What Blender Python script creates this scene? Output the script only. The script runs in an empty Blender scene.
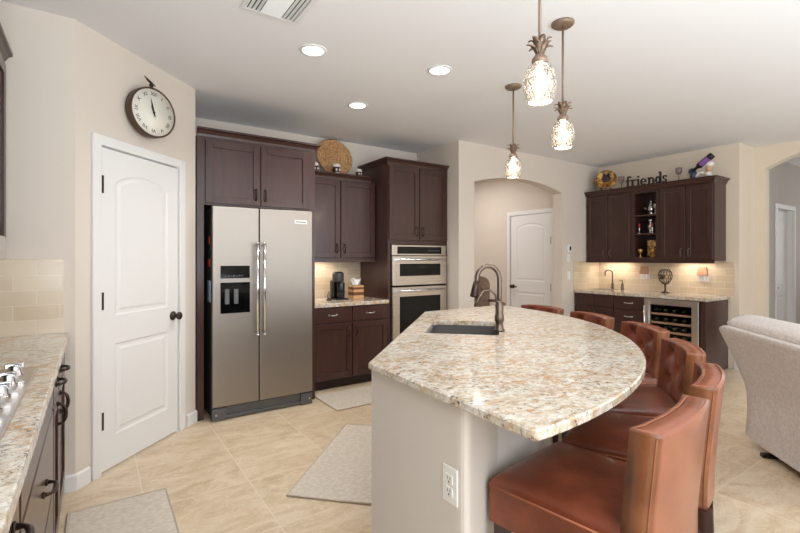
import bpy, bmesh, math, random
from mathutils import Matrix, Vector
random.seed(7)
PI = math.pi
scene = bpy.context.scene
COL = scene.collection

# ------------------------------------------------------------------ camera
cd = bpy.data.cameras.new('camera')
cam = bpy.data.objects.new('camera', cd); COL.objects.link(cam)
cd.sensor_width = 36.0
cd.lens = 448.0 / 800.0 * 36.0
cd.shift_y = -8.5 / 800.0
cd.clip_start = 0.02
cam.location = (0, 0, 1.35)
cam.rotation_euler = (PI / 2, 0, -math.atan(306.0 / 448.0))
scene.camera = cam

# ------------------------------------------------------------------ world, exposure, added fill lights
vs = scene.view_settings
vs.view_transform = 'Standard'; vs.look = 'None'; vs.exposure = -0.24; vs.gamma = 1.0
vs.use_curve_mapping = False
w = bpy.data.worlds.new('world'); scene.world = w; w.use_nodes = True
bg = w.node_tree.nodes['Background']
bg.inputs['Color'].default_value = (0.86, 0.93, 1.0, 1); bg.inputs['Strength'].default_value = 1.2

def area(name, loc, rot, sx, sy, energy, color=(1, 1, 1), spread=PI):
    l = bpy.data.lights.new(name, 'AREA'); l.shape = 'RECTANGLE'
    l.size = sx; l.size_y = sy; l.energy = energy; l.color = color; l.spread = spread
    o = bpy.data.objects.new(name, l); COL.objects.link(o)
    o.location = loc; o.rotation_euler = rot
    return o
area('rear_window_fill', (1.25, -3.52, 1.45), (PI / 2, 0, 0), 2.2, 2.0, 34, (0.85, 0.93, 1.0))  # area light added at an unseen rear window to brighten the room
area('rear_window_fill', (4.65, -3.52, 1.45), (PI / 2, 0, 0), 2.2, 2.0, 58, (0.85, 0.93, 1.0))  # stronger fill added at the other unseen rear window
area('ceiling_bounce_fill', (0.7, -1.4, 1.0), (PI, 0, 0), 2.8, 2.6, 200, (0.75, 0.885, 1.0))  # unseen upward fill, added to brighten the ceiling
area('ceiling_bounce_fill', (4.4, -1.8, 1.0), (PI, 0, 0), 2.4, 2.4, 80, (0.75, 0.885, 1.0))  # second added upward fill, for the living room side
area('rear_left_fill', (-0.35, -1.9, 1.75), (math.radians(99), 0, math.radians(-28)), 0.8, 1.5, 44, (0.86, 0.93, 1.0))  # fill added behind the camera to even out the shading
area('side_hall_fill', (9.6, 1.2, 1.7), (0, PI / 2, 0), 1.6, 1.2, 13, (0.95, 0.97, 1.0))  # unseen light added to brighten the side hall, no window there
area('arch_hall_fill', (4.7, 5.5, 2.72), (0, 0, 0), 0.9, 0.9, 23, (1.0, 0.96, 0.94))  # unseen light added to lift the dark hall behind the arch

# ------------------------------------------------------------------ helpers
WM = {}
class MB:
    def __init__(s, M=None):
        s.bm = bmesh.new(); s.M = M.copy() if M else Matrix(); s.mi = 0
    def v(s, p): return s.bm.verts.new(s.M @ Vector(p))
    def f(s, vl, sm=False):
        try:
            f = s.bm.faces.new(vl)
        except ValueError:
            return None
        f.smooth = sm; f.material_index = s.mi
        return f
    def box(s, x0, x1, y0, y1, z0, z1, bev=0, seg=2):
        V = [s.v((x, y, z)) for z in (z0, z1) for y in (y0, y1) for x in (x0, x1)]
        F = [s.f([V[i] for i in q]) for q in ((0, 2, 3, 1), (4, 5, 7, 6), (0, 1, 5, 4), (1, 3, 7, 5), (3, 2, 6, 7), (2, 0, 4, 6))]
        bmesh.ops.recalc_face_normals(s.bm, faces=F)
        if bev:
            es = list({e for f in F for e in f.edges})
            bmesh.ops.bevel(s.bm, geom=es, offset=bev, segments=seg, profile=0.5, affect='EDGES', clamp_overlap=True)
        return s
    def rings(s, R, closed=True, caps=(True, True), sm=True):
        L = [[s.v(p) for p in r] for r in R]
        n = len(L[0])
        for a, b in zip(L[:-1], L[1:]):
            for i in range(n if closed else n - 1):
                j = (i + 1) % n
                s.f([a[i], a[j], b[j], b[i]], sm)
        if caps[0]: s.f(list(reversed(L[0])))
        if caps[1]: s.f(L[-1])
        return s
    def lathe(s, prof, n=24, c=(0, 0, 0), caps=(True, True), sm=True):
        R = [[(c[0] + r * math.cos(2 * PI * i / n), c[1] + r * math.sin(2 * PI * i / n), c[2] + z) for i in range(n)] for r, z in prof]
        return s.rings(R, True, caps, sm)
    def tube(s, pts, r, n=8, caps=True):
        P = [Vector(p) for p in pts]; m = len(P)
        rr = r if isinstance(r, (list, tuple)) else [r] * m
        R = []; up = None
        for i in range(m):
            t = (P[min(i + 1, m - 1)] - P[max(i - 1, 0)]).normalized()
            if up is None:
                up = t.orthogonal().normalized()
            else:
                up = (up - t * up.dot(t))
                up = up.normalized() if up.length > 1e-6 else t.orthogonal().normalized()
            b = t.cross(up)
            R.append([P[i] + (up * math.cos(2 * PI * k / n) + b * math.sin(2 * PI * k / n)) * rr[i] for k in range(n)])
        return s.rings(R, True, (caps, caps), True)
    def cyl(s, p0, p1, r, r2=None, n=16):
        return s.tube([p0, p1], [r, r if r2 is None else r2], n)
    def prism(s, poly, z0, z1, sm=False, bev=0):
        a = [s.v((x, y, z0)) for x, y in poly]; b = [s.v((x, y, z1)) for x, y in poly]
        n = len(poly); F = []
        for i in range(n):
            F.append(s.f([a[i], a[(i + 1) % n], b[(i + 1) % n], b[i]], sm))
        F.append(s.f(list(reversed(a)))); F.append(s.f(b))
        return s
    def vprism(s, poly, y0, y1):
        """polygon in x,z extruded along y"""
        a = [s.v((x, y0, z)) for x, z in poly]; b = [s.v((x, y1, z)) for x, z in poly]
        n = len(poly)
        for i in range(n):
            s.f([a[i], a[(i + 1) % n], b[(i + 1) % n], b[i]])
        s.f(list(reversed(a))); s.f(b)
        return s
    def strip_prism(s, top, bot, y0, y1):
        """quads between two x,z chains, extruded along y"""
        for i in range(len(top) - 1):
            s.vprism([bot[i], bot[i + 1], top[i + 1], top[i]], y0, y1)
        return s
    def sphere(s, c, r, nu=16, nv=10):
        r = r if isinstance(r, (tuple, list)) else (r, r, r)
        R = []
        for j in range(1, nv):
            a = PI * j / nv
            R.append([(c[0] + r[0] * math.sin(a) * math.cos(2 * PI * i / nu), c[1] + r[1] * math.sin(a) * math.sin(2 * PI * i / nu), c[2] - r[2] * math.cos(a)) for i in range(nu)])
        L = [[s.v(p) for p in q] for q in R]
        for a, b in zip(L[:-1], L[1:]):
            for i in range(nu):
                s.f([a[i], a[(i + 1) % nu], b[(i + 1) % nu], b[i]], True)
        p0 = s.v((c[0], c[1], c[2] - r[2])); p1 = s.v((c[0], c[1], c[2] + r[2]))
        for i in range(nu):
            s.f([L[0][(i + 1) % nu], L[0][i], p0], True); s.f([L[-1][i], L[-1][(i + 1) % nu], p1], True)
        return s
    def sweep(s, path, prof):
        """path: x,y list; prof: (out,z) list, out to the right of the travel direction; mitred"""
        P = [Vector((x, y)) for x, y in path]; n = len(P); R = []
        for i in range(n):
            d0 = (P[i] - P[i - 1]).normalized() if i > 0 else None
            d1 = (P[i + 1] - P[i]).normalized() if i < n - 1 else None
            d0 = d0 or d1; d1 = d1 or d0
            n0 = Vector((d0.y, -d0.x)); n1 = Vector((d1.y, -d1.x))
            m = (n0 + n1).normalized(); k = 1.0 / max(0.3, m.dot(n0))
            R.append([(P[i].x + m.x * o * k, P[i].y + m.y * o * k, z) for o, z in prof])
        return s.rings(R, True, (True, True), False)
    def sheet(s, fn, nu, nv, sm=True):
        L = [[s.v(fn(i / nu, j / nv)) for i in range(nu + 1)] for j in range(nv + 1)]
        for j in range(nv):
            for i in range(nu):
                s.f([L[j][i], L[j][i + 1], L[j + 1][i + 1], L[j + 1][i]], sm)
        return L
    def text(s, body, size, depth, T):
        cu = bpy.data.curves.new('t', 'FONT'); cu.body = body; cu.size = size; cu.extrude = depth / 2
        cu.align_x = 'CENTER'; cu.align_y = 'CENTER'; cu.resolution_u = 3
        o = bpy.data.objects.new('t', cu); COL.objects.link(o)
        bpy.context.view_layer.update()
        me = bpy.data.meshes.new_from_object(o)
        vv = [s.v(T @ v.co) for v in me.vertices]
        for p in me.polygons: s.f([vv[i] for i in p.vertices])
        bpy.data.objects.remove(o); bpy.data.curves.remove(cu); bpy.data.meshes.remove(me)
        return s
    def build(s, name, mat, parent=None, label=None):
        bmesh.ops.remove_doubles(s.bm, verts=s.bm.verts[:], dist=1e-6) if False else None
        bmesh.ops.recalc_face_normals(s.bm, faces=s.bm.faces[:])
        me = bpy.data.meshes.new(name)
        if parent is not None:
            bmesh.ops.transform(s.bm, matrix=WM[parent.name].inverted(), verts=s.bm.verts[:])
        s.bm.to_mesh(me); s.bm.free()
        for m in (mat if isinstance(mat, (list, tuple)) else [mat]): me.materials.append(m)
        o = bpy.data.objects.new(name, me); COL.objects.link(o)
        if parent is not None:
            o.parent = parent; WM[o.name] = WM[parent.name]
        else:
            WM[o.name] = Matrix()
        if label: o['label'] = label
        return o

def thing(name, label, cat, loc=(0, 0, 0), rz=0, group=None):
    o = bpy.data.objects.new(name, None); COL.objects.link(o)
    o.empty_display_size = 0.1
    o.location = loc; o.rotation_euler = (0, 0, rz)
    o['label'] = label; o['category'] = cat
    if group: o['group'] = group
    WM[o.name] = Matrix.Translation(loc) @ Matrix.Rotation(rz, 4, 'Z')
    return o
def solo(mb, name, mat, label, cat, group=None, base=None):
    """a thing of a single mesh; origin moved to its base"""
    o = mb.build(name, mat)
    if base:
        o.data.transform(Matrix.Translation(-Vector(base))); o.location = base
        WM[o.name] = Matrix.Translation(base)
    o['label'] = label; o['category'] = cat
    if group: o['group'] = group
    return o
def struct(name, mb, mat, parent=None):
    o = mb.build(name, mat, parent)
    if parent is None: o['kind'] = 'structure'
    return o
def copy_tree(o, parent=None):
    c = o.copy(); COL.objects.link(c)
    if parent is not None: c.parent = parent
    for ch in [k for k in o.children]: copy_tree(ch, c)
    return c
def FR(x, y, z, deg): return Matrix.Translation((x, y, z)) @ Matrix.Rotation(math.radians(deg), 4, 'Z')

# ------------------------------------------------------------------ materials
def lin(c): return tuple(((v / 255.0) / 12.92 if v / 255.0 <= 0.04045 else ((v / 255.0 + 0.055) / 1.055) ** 2.4) for v in c)
def base_mat(name, rgb, rough=0.5, metal=0.0, coat=0.0, spec=0.5, trans=0.0, ior=1.45, emit=None, estr=0.0, sheen=0.0):
    m = bpy.data.materials.new(name); m.use_nodes = True
    b = m.node_tree.nodes['Principled BSDF']
    b.inputs['Base Color'].default_value = (*lin(rgb), 1)
    b.inputs['Roughness'].default_value = rough; b.inputs['Metallic'].default_value = metal
    b.inputs['Coat Weight'].default_value = coat; b.inputs['Coat Roughness'].default_value = 0.15
    b.inputs['Specular IOR Level'].default_value = spec
    b.inputs['Transmission Weight'].default_value = trans; b.inputs['IOR'].default_value = ior
    b.inputs['Sheen Weight'].default_value = sheen
    if emit:
        b.inputs['Emission Color'].default_value = (*lin(emit), 1); b.inputs['Emission Strength'].default_value = estr
    return m
class NT:
    def __init__(s, m): s.t = m.node_tree; s.b = s.t.nodes['Principled BSDF']
    def n(s, typ, **kw):
        k = s.t.nodes.new(typ)
        for a, v in kw.items():
            if a in k.inputs: k.inputs[a].default_value = v
            else: setattr(k, a, v)
        return k
    def l(s, a, b): s.t.links.new(a, b)
    def coord(s, scale=(1, 1, 1), loc=(0, 0, 0), rot=(0, 0, 0)):
        tc = s.n('ShaderNodeTexCoord'); mp = s.n('ShaderNodeMapping')
        mp.inputs['Scale'].default_value = scale; mp.inputs['Location'].default_value = loc; mp.inputs['Rotation'].default_value = rot
        s.l(tc.outputs['Object'], mp.inputs['Vector']); return mp.outputs['Vector']
    def noise(s, vec, scale, detail=4, rough=0.5, dist=0.0):
        k = s.n('ShaderNodeTexNoise'); k.inputs['Scale'].default_value = scale; k.inputs['Detail'].default_value = detail
        k.inputs['Roughness'].default_value = rough; k.inputs['Distortion'].default_value = dist
        s.l(vec, k.inputs['Vector']); return k.outputs['Fac']
    def ramp(s, fac, stops):
        k = s.n('ShaderNodeValToRGB'); e = k.color_ramp.elements
        while len(e) < len(stops): e.new(0.5)
        for el, (p, c) in zip(e, stops):
            el.position = p; el.color = (*lin(c), 1) if isinstance(c, tuple) else (c, c, c, 1)
        s.l(fac, k.inputs['Fac']); return k.outputs['Color']
    def mix(s, fac, a, b, mode='MIX'):
        k = s.n('ShaderNodeMix', data_type='RGBA', blend_type=mode)
        for sock, val in ((k.inputs[0], fac), (k.inputs[6], a), (k.inputs[7], b)):
            if isinstance(val, bpy.types.NodeSocket): s.l(val, sock)
            elif isinstance(val, tuple): sock.default_value = (*lin(val), 1)
            else: sock.default_value = val
        return k.outputs[2]
    def bump(s, h, strength=0.2, dist=0.01):
        k = s.n('ShaderNodeBump'); k.inputs['Strength'].default_value = strength; k.inputs['Distance'].default_value = dist
        s.l(h, k.inputs['Height']); s.l(k.outputs['Normal'], s.b.inputs['Normal'])
    def color(s, c): s.l(c, s.b.inputs['Base Color'])

def m_wall(name, rgb):
    m = base_mat(name, rgb, 0.85, spec=0.2); t = NT(m)
    v = t.coord(); t.bump(t.noise(v, 60, 3), 0.12, 0.004)
    return m
def m_wood(name, c0, c1, scale=(14, 14, 1.2), rough=0.3, coat=0.35):
    m = base_mat(name, c0, rough, coat=coat); t = NT(m)
    v = t.coord(scale); f = t.noise(v, 2.2, 5, 0.6, 1.2)
    v2 = t.coord((1, 1, 1)); g = t.noise(v2, 3.0, 2)
    c = t.ramp(f, [(0.3, c0), (0.75, c1)]); t.color(t.mix(g, c, t.mix(0.5, c, c1), 'MIX'))
    return m
def m_granite():
    m = base_mat('granite', (220, 205, 180), 0.1, spec=0.5); t = NT(m)
    v = t.coord(); vd = t.coord((1, 1.9, 1), rot=(0, 0, 0.7))
    big = t.noise(vd, 6.0, 6, 0.66, 2.2)
    med = t.noise(t.coord((1, 1.3, 1), rot=(0, 0, 0.7)), 26, 6, 0.72, 0.5)
    c = t.ramp(med, [(0.30, (138, 122, 106)), (0.41, (190, 178, 162)), (0.50, (213, 205, 192)), (0.68, (228, 224, 216))])
    gold = t.ramp(big, [(0.46, 0.0), (0.54, 0.85), (0.64, 0.95), (0.72, 0.2)])
    brk = t.ramp(t.noise(t.coord(loc=(3, 1, 7)), 30, 5, 0.7), [(0.40, 0.15), (0.60, 1.0)])
    area_ = t.ramp(t.noise(t.coord((1, 1.5, 1), loc=(2, 5, 0), rot=(0, 0, 0.7)), 2.6, 4, 0.6, 1.0), [(0.40, 0.12), (0.58, 1.0)])
    gold = t.mix(1.0, gold, area_, 'MULTIPLY')
    c = t.mix(t.mix(1.0, gold, brk, 'MULTIPLY'), c, (184, 138, 80))
    tan = t.ramp(t.noise(t.coord((1, 1.6, 1), loc=(7, 7, 0), rot=(0, 0, 0.7)), 11, 5, 0.7, 0.6), [(0.48, 0.0), (0.64, 0.65)])
    c = t.mix(tan, c, (186, 158, 124))
    spots = t.ramp(t.noise(v, 46, 5, 0.75, 0.6), [(0.60, 0.0), (0.66, 0.8)])
    c = t.mix(spots, c, (132, 104, 80))
    dark = t.ramp(t.noise(t.coord(loc=(5, 2, 1)), 62, 5, 0.78), [(0.56, 0.0), (0.61, 0.95)])
    zone = t.ramp(t.noise(t.coord(loc=(1, 8, 1)), 9, 3, 0.6), [(0.38, 0.2), (0.58, 1.0)])
    c = t.mix(t.mix(1.0, dark, zone, 'MULTIPLY'), c, (66, 58, 54))
    wht = t.ramp(t.noise(t.coord(loc=(9, 4, 3)), 36, 4, 0.65), [(0.56, 0.0), (0.66, 0.8)])
    c = t.mix(wht, c, (230, 226, 219))
    t.color(c)
    return m
def m_floor():
    m = base_mat('floor_tile', (212, 188, 158), 0.28, spec=0.4); t = NT(m)
    TW, TH = 0.545, 0.5475
    v = t.coord(loc=(-2.955 + 20 * TW, -1.11 + 20 * TH, 0))
    br = t.n('ShaderNodeTexBrick', offset=0.0, squash=1.0)
    for k, val in (('Scale', 1.0), ('Mortar Size', 0.0035), ('Mortar Smooth', 0.1), ('Bias', 0.0), ('Brick Width', TW), ('Row Height', TH)):
        br.inputs[k].default_value = val
    br.inputs['Color1'].default_value = (0, 0, 0, 1); br.inputs['Color2'].default_value = (1, 1, 1, 1)
    t.l(v, br.inputs['Vector'])
    # each tile its own shift of the vein pattern
    ad = t.n('ShaderNodeVectorMath', operation='MULTIPLY_ADD')
    t.l(br.outputs['Color'], ad.inputs[0]); ad.inputs[1].default_value = (7, 13, 5); t.l(t.coord((1, 2.0, 1), rot=(0, 0, 0.5)), ad.inputs[2])
    f1 = t.noise(ad.outputs[0], 2.6, 8, 0.62, 1.8)
    c = t.ramp(f1, [(0.30, (194, 166, 134)), (0.48, (211, 187, 156)), (0.62, (220, 200, 173)), (0.78, (229, 212, 189))])
    vein = t.ramp(t.noise(ad.outputs[0], 4.5, 6, 0.6, 2.6), [(0.47, 0.0), (0.50, 0.55), (0.53, 0.0)])
    c = t.mix(vein, c, (234, 219, 196))
    c = t.mix(br.outputs['Fac'], c, (226, 210, 188))
    t.color(c)
    return m
def m_tile(name, axis, z0):
    m = base_mat(name, (205, 184, 154), 0.18, spec=0.5); t = NT(m)
    tc = t.n('ShaderNodeTexCoord'); sp = t.n('ShaderNodeSeparateXYZ'); cb = t.n('ShaderNodeCombineXYZ')
    t.l(tc.outputs['Object'], sp.inputs[0]); t.l(sp.outputs[axis], cb.inputs[0]); t.l(sp.outputs['Z'], cb.inputs[1])
    mp = t.n('ShaderNodeMapping'); mp.inputs['Location'].default_value = (12.05, 0.083 * 40 - z0, 0); t.l(cb.outputs[0], mp.inputs[0])
    br = t.n('ShaderNodeTexBrick', offset=0.5, squash=1.0)
    for k, val in (('Scale', 1.0), ('Mortar Size', 0.003), ('Mortar Smooth', 0.15), ('Bias', 0.0), ('Brick Width', 0.205), ('Row Height', 0.083)):
        br.inputs[k].default_value = val
    br.inputs['Color1'].default_value = (*lin((201, 180, 152)), 1); br.inputs['Color2'].default_value = (*lin((214, 196, 171)), 1)
    br.inputs['Mortar'].default_value = (*lin((226, 212, 190)), 1)
    t.l(mp.outputs[0], br.inputs['Vector'])
    nz = t.noise(t.coord(), 9, 3)
    t.color(t.mix(t.ramp(nz, [(0.3, 0.0), (0.8, 0.35)]), br.outputs['Color'], (222, 206, 182)))
    inv = t.n('ShaderNodeMath', operation='SUBTRACT'); inv.inputs[0].default_value = 1.0; t.l(br.outputs['Fac'], inv.inputs[1])
    t.bump(inv.outputs[0], 0.5, 0.004)
    return m
def m_leather(name, c0, c1, dark):
    m = base_mat(name, c0, 0.30, spec=0.5, coat=0.3); t = NT(m)
    v = t.coord(); f = t.noise(v, 5, 5, 0.6, 0.4)
    c = t.ramp(f, [(0.28, dark), (0.5, c0), (0.75, c1)])
    t.color(c); t.bump(t.noise(v, 160, 3), 0.1, 0.002)
    r = t.n('ShaderNodeMapRange'); t.l(f, r.inputs[0]); r.inputs[3].default_value = 0.26; r.inputs[4].default_value = 0.42
    t.l(r.outputs[0], t.b.inputs['Roughness'])
    return m
def m_fabric(name, c0, c1, scale=55, st=0.5):
    m = base_mat(name, c0, 0.95, spec=0.1, sheen=0.3); t = NT(m)
    v = t.coord(); f = t.noise(v, scale, 4, 0.7)
    t.color(t.ramp(f, [(0.35, c0), (0.65, c1)])); t.bump(f, st, 0.004)
    return m
def m_steel(name, rgb, rough=0.3, scale=(60, 60, 0.8)):
    m = base_mat(name, rgb, rough, metal=1.0); t = NT(m)
    f = t.noise(t.coord(scale), 6, 3)
    r = t.n('ShaderNodeMapRange'); t.l(f, r.inputs[0]); r.inputs[3].default_value = rough - 0.06; r.inputs[4].default_value = rough + 0.08
    t.l(r.outputs[0], t.b.inputs['Roughness'])
    return m
def m_rug(name):
    m = base_mat(name, (186, 172, 156), 0.95, spec=0.1); t = NT(m)
    vo = t.n('ShaderNodeTexVoronoi'); vo.inputs['Scale'].default_value = 32; t.l(t.coord((1, 1.8, 1)), vo.inputs['Vector'])
    t.color(t.ramp(vo.outputs['Distance'], [(0.0, (222, 211, 197)), (0.75, (204, 191, 176))])); t.bump(vo.outputs['Distance'], 0.5, 0.006)
    return m
def m_wicker():
    m = base_mat('wicker', (180, 130, 80), 0.75); t = NT(m)
    tc = t.n('ShaderNodeTexCoord')
    wv = t.n('ShaderNodeTexWave', wave_type='RINGS', rings_direction='SPHERICAL'); wv.inputs['Scale'].default_value = 18; wv.inputs['Distortion'].default_value = 1.5
    wv.inputs['Detail'].default_value = 2; t.l(tc.outputs['Object'], wv.inputs['Vector'])
    nz = t.noise(tc.outputs['Object'], 40, 3)
    c = t.ramp(wv.outputs['Fac'], [(0.2, (178, 122, 74)), (0.7, (228, 186, 134))])
    t.color(t.mix(t.ramp(nz, [(0.45, 0.0), (0.6, 0.6)]), c, (122, 76, 44))); t.bump(wv.outputs['Fac'], 0.8, 0.006)
    return m

WALL = m_wall('wall_paint', (219, 208, 196))
WALLB = m_wall('wall_paint_bar', (228, 213, 194))
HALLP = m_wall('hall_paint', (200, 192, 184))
CEIL = m_wall('ceiling_paint', (238, 237, 238))
WHITE = base_mat('white_paint', (232, 230, 228), 0.4)
ESP = m_wood('espresso_wood', (45, 27, 25), (74, 44, 38), coat=0.22)
ESPD = base_mat('espresso_edge', (38, 24, 22), 0.4)
GRAN = m_granite()
FLOOR = m_floor()
TILEX = m_tile('subway_tile_x', 'X', 0.89)
TILEY = m_tile('subway_tile_y', 'Y', 0.89)
TILEL = m_tile('subway_tile_l', 'X', 0.92)
TILEM = m_tile('subway_tile_m', 'Y', 0.92)
STEEL = m_steel('stainless', (160, 152, 144), 0.42)
STEELH = m_steel('stainless_h', (200, 192, 184), 0.28, (0.8, 60, 60))
CHROME = base_mat('chrome', (225, 225, 228), 0.12, metal=1)
BRONZE = base_mat('oil_bronze', (70, 58, 52), 0.38, metal=0.8)
PEWTER = base_mat('brushed_bronze', (112, 98, 88), 0.32, metal=0.9)
PINE = base_mat('antique_bronze', (142, 120, 102), 0.5, metal=0.5)
BLACK = base_mat('black_plastic', (18, 18, 19), 0.3)
BGLASS = base_mat('black_glass', (10, 10, 11), 0.07, spec=0.3)
GREY = base_mat('grey_metal', (104, 104, 106), 0.45, metal=0.6)
DGREY = base_mat('dark_grey', (62, 60, 60), 0.5)
SINKM = base_mat('sink_composite', (98, 95, 93), 0.4)
LEA = m_leather('leather', (112, 55, 36), (142, 76, 51), (76, 34, 21))
LEAS = m_leather('leather_gusset', (122, 74, 46), (150, 96, 62), (84, 52, 36))
LEAB = m_leather('leather_back', (142, 82, 58), (160, 98, 71), (120, 64, 44))
STITCH = base_mat('stitch', (164, 100, 70), 0.6)
LEG = m_wood('stool_leg_wood', (46, 26, 22), (62, 38, 32))
FAB = m_fabric('recliner_fabric', (192, 180, 172), (216, 206, 199))
RUG = m_rug('rug_weave')
RUGB = m_fabric('rug_binding', (190, 172, 150), (200, 184, 164), 90)
WICK = m_wicker()
PLASTIC = base_mat('white_plastic', (236, 234, 230), 0.35)
SLOT = base_mat('slot_dark', (60, 58, 56), 0.5)
DIAL = base_mat('clock_dial', (232, 228, 214), 0.5)
INK = base_mat('ink', (40, 36, 34), 0.5)
GLASS = base_mat('clear_glass', (255, 255, 255), 0.02, trans=1.0, ior=1.2)
LENS = base_mat('lamp_lens', (255, 255, 255), 0.5, emit=(255, 246, 232), estr=9.0)
BULB = base_mat('bulb', (255, 255, 255), 0.5, emit=(255, 238, 216), estr=10.0)
def m_crackle():
    m = base_mat('crackle_glass', (255, 250, 244), 0.08, trans=1.0, ior=1.3); t = NT(m)
    t.b.inputs['Transmission Weight'].default_value = 0.92
    v = t.coord((1, 1, 0.7)); wv = t.n('ShaderNodeTexVoronoi', feature='DISTANCE_TO_EDGE'); wv.inputs['Scale'].default_value = 42
    t.l(v, wv.inputs['Vector']); t.bump(t.ramp(wv.outputs['Distance'], [(0.0, 0.0), (0.12, 1.0)]), 0.7, 0.006)
    return m
CRACK = m_crackle()
SMOKE = base_mat('smoke_glass', (150, 128, 128), 0.06); SMOKE.node_tree.nodes['Principled BSDF'].inputs['Alpha'].default_value = 0.42
SILVER = base_mat('silver', (190, 188, 188), 0.25, metal=1)
GOLD = base_mat('gold', (200, 160, 92), 0.35, metal=0.85)
def m_mosaic():
    m = base_mat('gold_mosaic', (190, 150, 90), 0.35, metal=0.5); t = NT(m)
    vo = t.n('ShaderNodeTexVoronoi'); vo.inputs['Scale'].default_value = 38; t.l(t.coord(), vo.inputs['Vector'])
    sp = t.n('ShaderNodeSeparateColor'); t.l(vo.outputs['Color'], sp.inputs[0])
    t.color(t.ramp(sp.outputs[0], [(0.1, (60, 38, 26)), (0.4, (170, 122, 66)), (0.9, (232, 200, 140))]))
    return m
MOSAIC = m_mosaic()
def m_plate():
    m = base_mat('plate_glaze', (150, 96, 50), 0.25); t = NT(m)
    f = t.noise(t.coord(), 16, 3, 0.6, 0.5)
    t.color(t.ramp(f, [(0.35, (70, 40, 26)), (0.5, (176, 120, 58)), (0.62, (226, 188, 112))]))
    return m
PLATE = m_plate()
PURPLE = base_mat('purple_label', (128, 84, 148), 0.4)
DBOT = base_mat('dark_bottle', (20, 16, 22), 0.1)
BLUEG = base_mat('slate_blue_glaze', (66, 76, 104), 0.35)
CERW = base_mat('white_ceramic', (230, 224, 216), 0.35)
SKIN = base_mat('flesh_glaze', (205, 165, 130), 0.5)
BROWNC = base_mat('brown_ceramic', (62, 36, 28), 0.3)
STRW1 = base_mat('light_wood', (204, 158, 110), 0.5)
STRW2 = base_mat('dark_strip_wood', (112, 70, 42), 0.5)
TISSUE = base_mat('tissue', (245, 243, 240), 0.9)
SHADE = base_mat('lampshade', (150, 112, 88), 0.8, emit=(255, 190, 140), estr=0.12)
CARVE = m_wood('carved_wood', (92, 70, 56), (146, 118, 98), (6, 6, 6), 0.5, 0.1)
CSEAT = base_mat('cushion_brown', (134, 92, 68), 0.7)
RED = base_mat('red_magnet', (176, 54, 44), 0.4)
BLUEM = base_mat('blue_note', (150, 176, 196), 0.5)
BOTG = base_mat('bottle_green', (24, 34, 24), 0.1, coat=0.4)
FOIL = base_mat('bottle_foil', (120, 116, 84), 0.35, metal=0.6)
REDC = base_mat('red_candle', (150, 44, 44), 0.5)
SHELFW = base_mat('shelf_front_wood', (186, 146, 118), 0.45)

# ------------------------------------------------------------------ room shell
CH = 2.74
struct('floor', MB().box(-0.95, 10.2, -3.7, 6.75, -0.1, 0), FLOOR)
struct('ceiling', MB().box(-0.95, 10.2, -3.7, 6.75, CH, CH + 0.1), CEIL)
struct('wall_left', MB().box(-0.92, -0.77, -3.7, 3.37, 0, CH), WALL)
struct('wall_cooktop_end', MB().prism([(-0.77, 3.22), (-0.09, 3.22), (-0.09, 3.37), (-0.77, 3.37)], 0, CH), WALL)
S2 = math.sqrt(0.5)
PW = FR(-0.09, 3.22, 0, 45); PL = 1.103
SU0, SU1 = 0.172, 0.89          # pantry slab
b = MB(PW); b.box(0, SU0 - 0.012, 0, 0.12, 0, CH); b.box(SU1 + 0.012, PL, 0, 0.12, 0, CH); b.box(SU0 - 0.012, SU1 + 0.012, 0, 0.12, 2.055, CH)
struct('wall_pantry', b, WALL)
struct('wall_alcove_left', MB().box(0.57, 0.69, 4.0, 4.8, 0, CH), WALL)
struct('wall_back', MB().box(0.57, 3.55, 4.8, 4.95, 0, CH), WALL)

def arch_chain(x0, x1, zs, rise, n=20):
    cx = (x0 + x1) / 2; h = (x1 - x0) / 2; R = (h * h + rise * rise) / (2 * rise)
    return [(x0 + (x1 - x0) * i / n, zs + rise - R + math.sqrt(max(0, R * R - (x0 + (x1 - x0) * i / n - cx) ** 2))) for i in range(n + 1)]
b = MB(); b.box(3.55, 3.80, 3.97, 4.12, 0, CH); b.box(5.51, 6.42, 3.97, 4.12, 0, CH)
ch = arch_chain(3.80, 5.51, 2.275, 0.115); b.strip_prism([(x, CH) for x, z in ch], ch, 3.97, 4.12)
struct('wall_arch', b, WALL)
struct('wall_oven_return', MB().box(3.55, 3.70, 4.12, 6.6, 0, CH), WALL)
struct('wall_hall_end', MB().box(3.55, 5.9, 6.6, 6.75, 0, CH), WALL)
HD0, HD1 = 4.33, 5.14           # hall door along y on the x=5.75 wall
b = MB(); b.box(5.75, 5.87, 4.12, HD0 - 0.012, 0, CH); b.box(5.75, 5.87, HD1 + 0.012, 6.6, 0, CH); b.box(5.75, 5.87, HD0 - 0.012, HD1 + 0.012, 2.055, CH)
struct('wall_hall_side', b, WALL)
struct('wall_bar', MB().box(6.42, 6.57, 2.15, 4.12, 0, CH), WALLB)
struct('wall_bar_end', MB().box(6.57, 7.03, 2.15, 2.30, 0, CH), WALLB)
RM = FR(6.88, 2.15, 0, -90)     # local x runs towards -y, local y into the wall
b = MB(RM); b.box(0, 0.11, 0, 0.15, 0, CH); b.box(1.45, 5.85, 0, 0.15, 0, CH)
ch = arch_chain(0.11, 1.45, 2.46, 0.18); b.strip_prism([(x, CH) for x, z in ch], ch, 0, 0.15)
struct('wall_right', b, WALLB)
b = MB(); b.box(7.03, 7.862, 2.2, 2.32, 0, CH); b.box(8.572, 10.2, 2.2, 2.32, 0, CH); b.box(7.862, 8.572, 2.2, 2.32, 2.055, CH)
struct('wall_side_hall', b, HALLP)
struct('wall_side_hall_near', MB().box(7.03, 10.2, 0.3, 0.42, 0, CH), HALLP)
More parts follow.
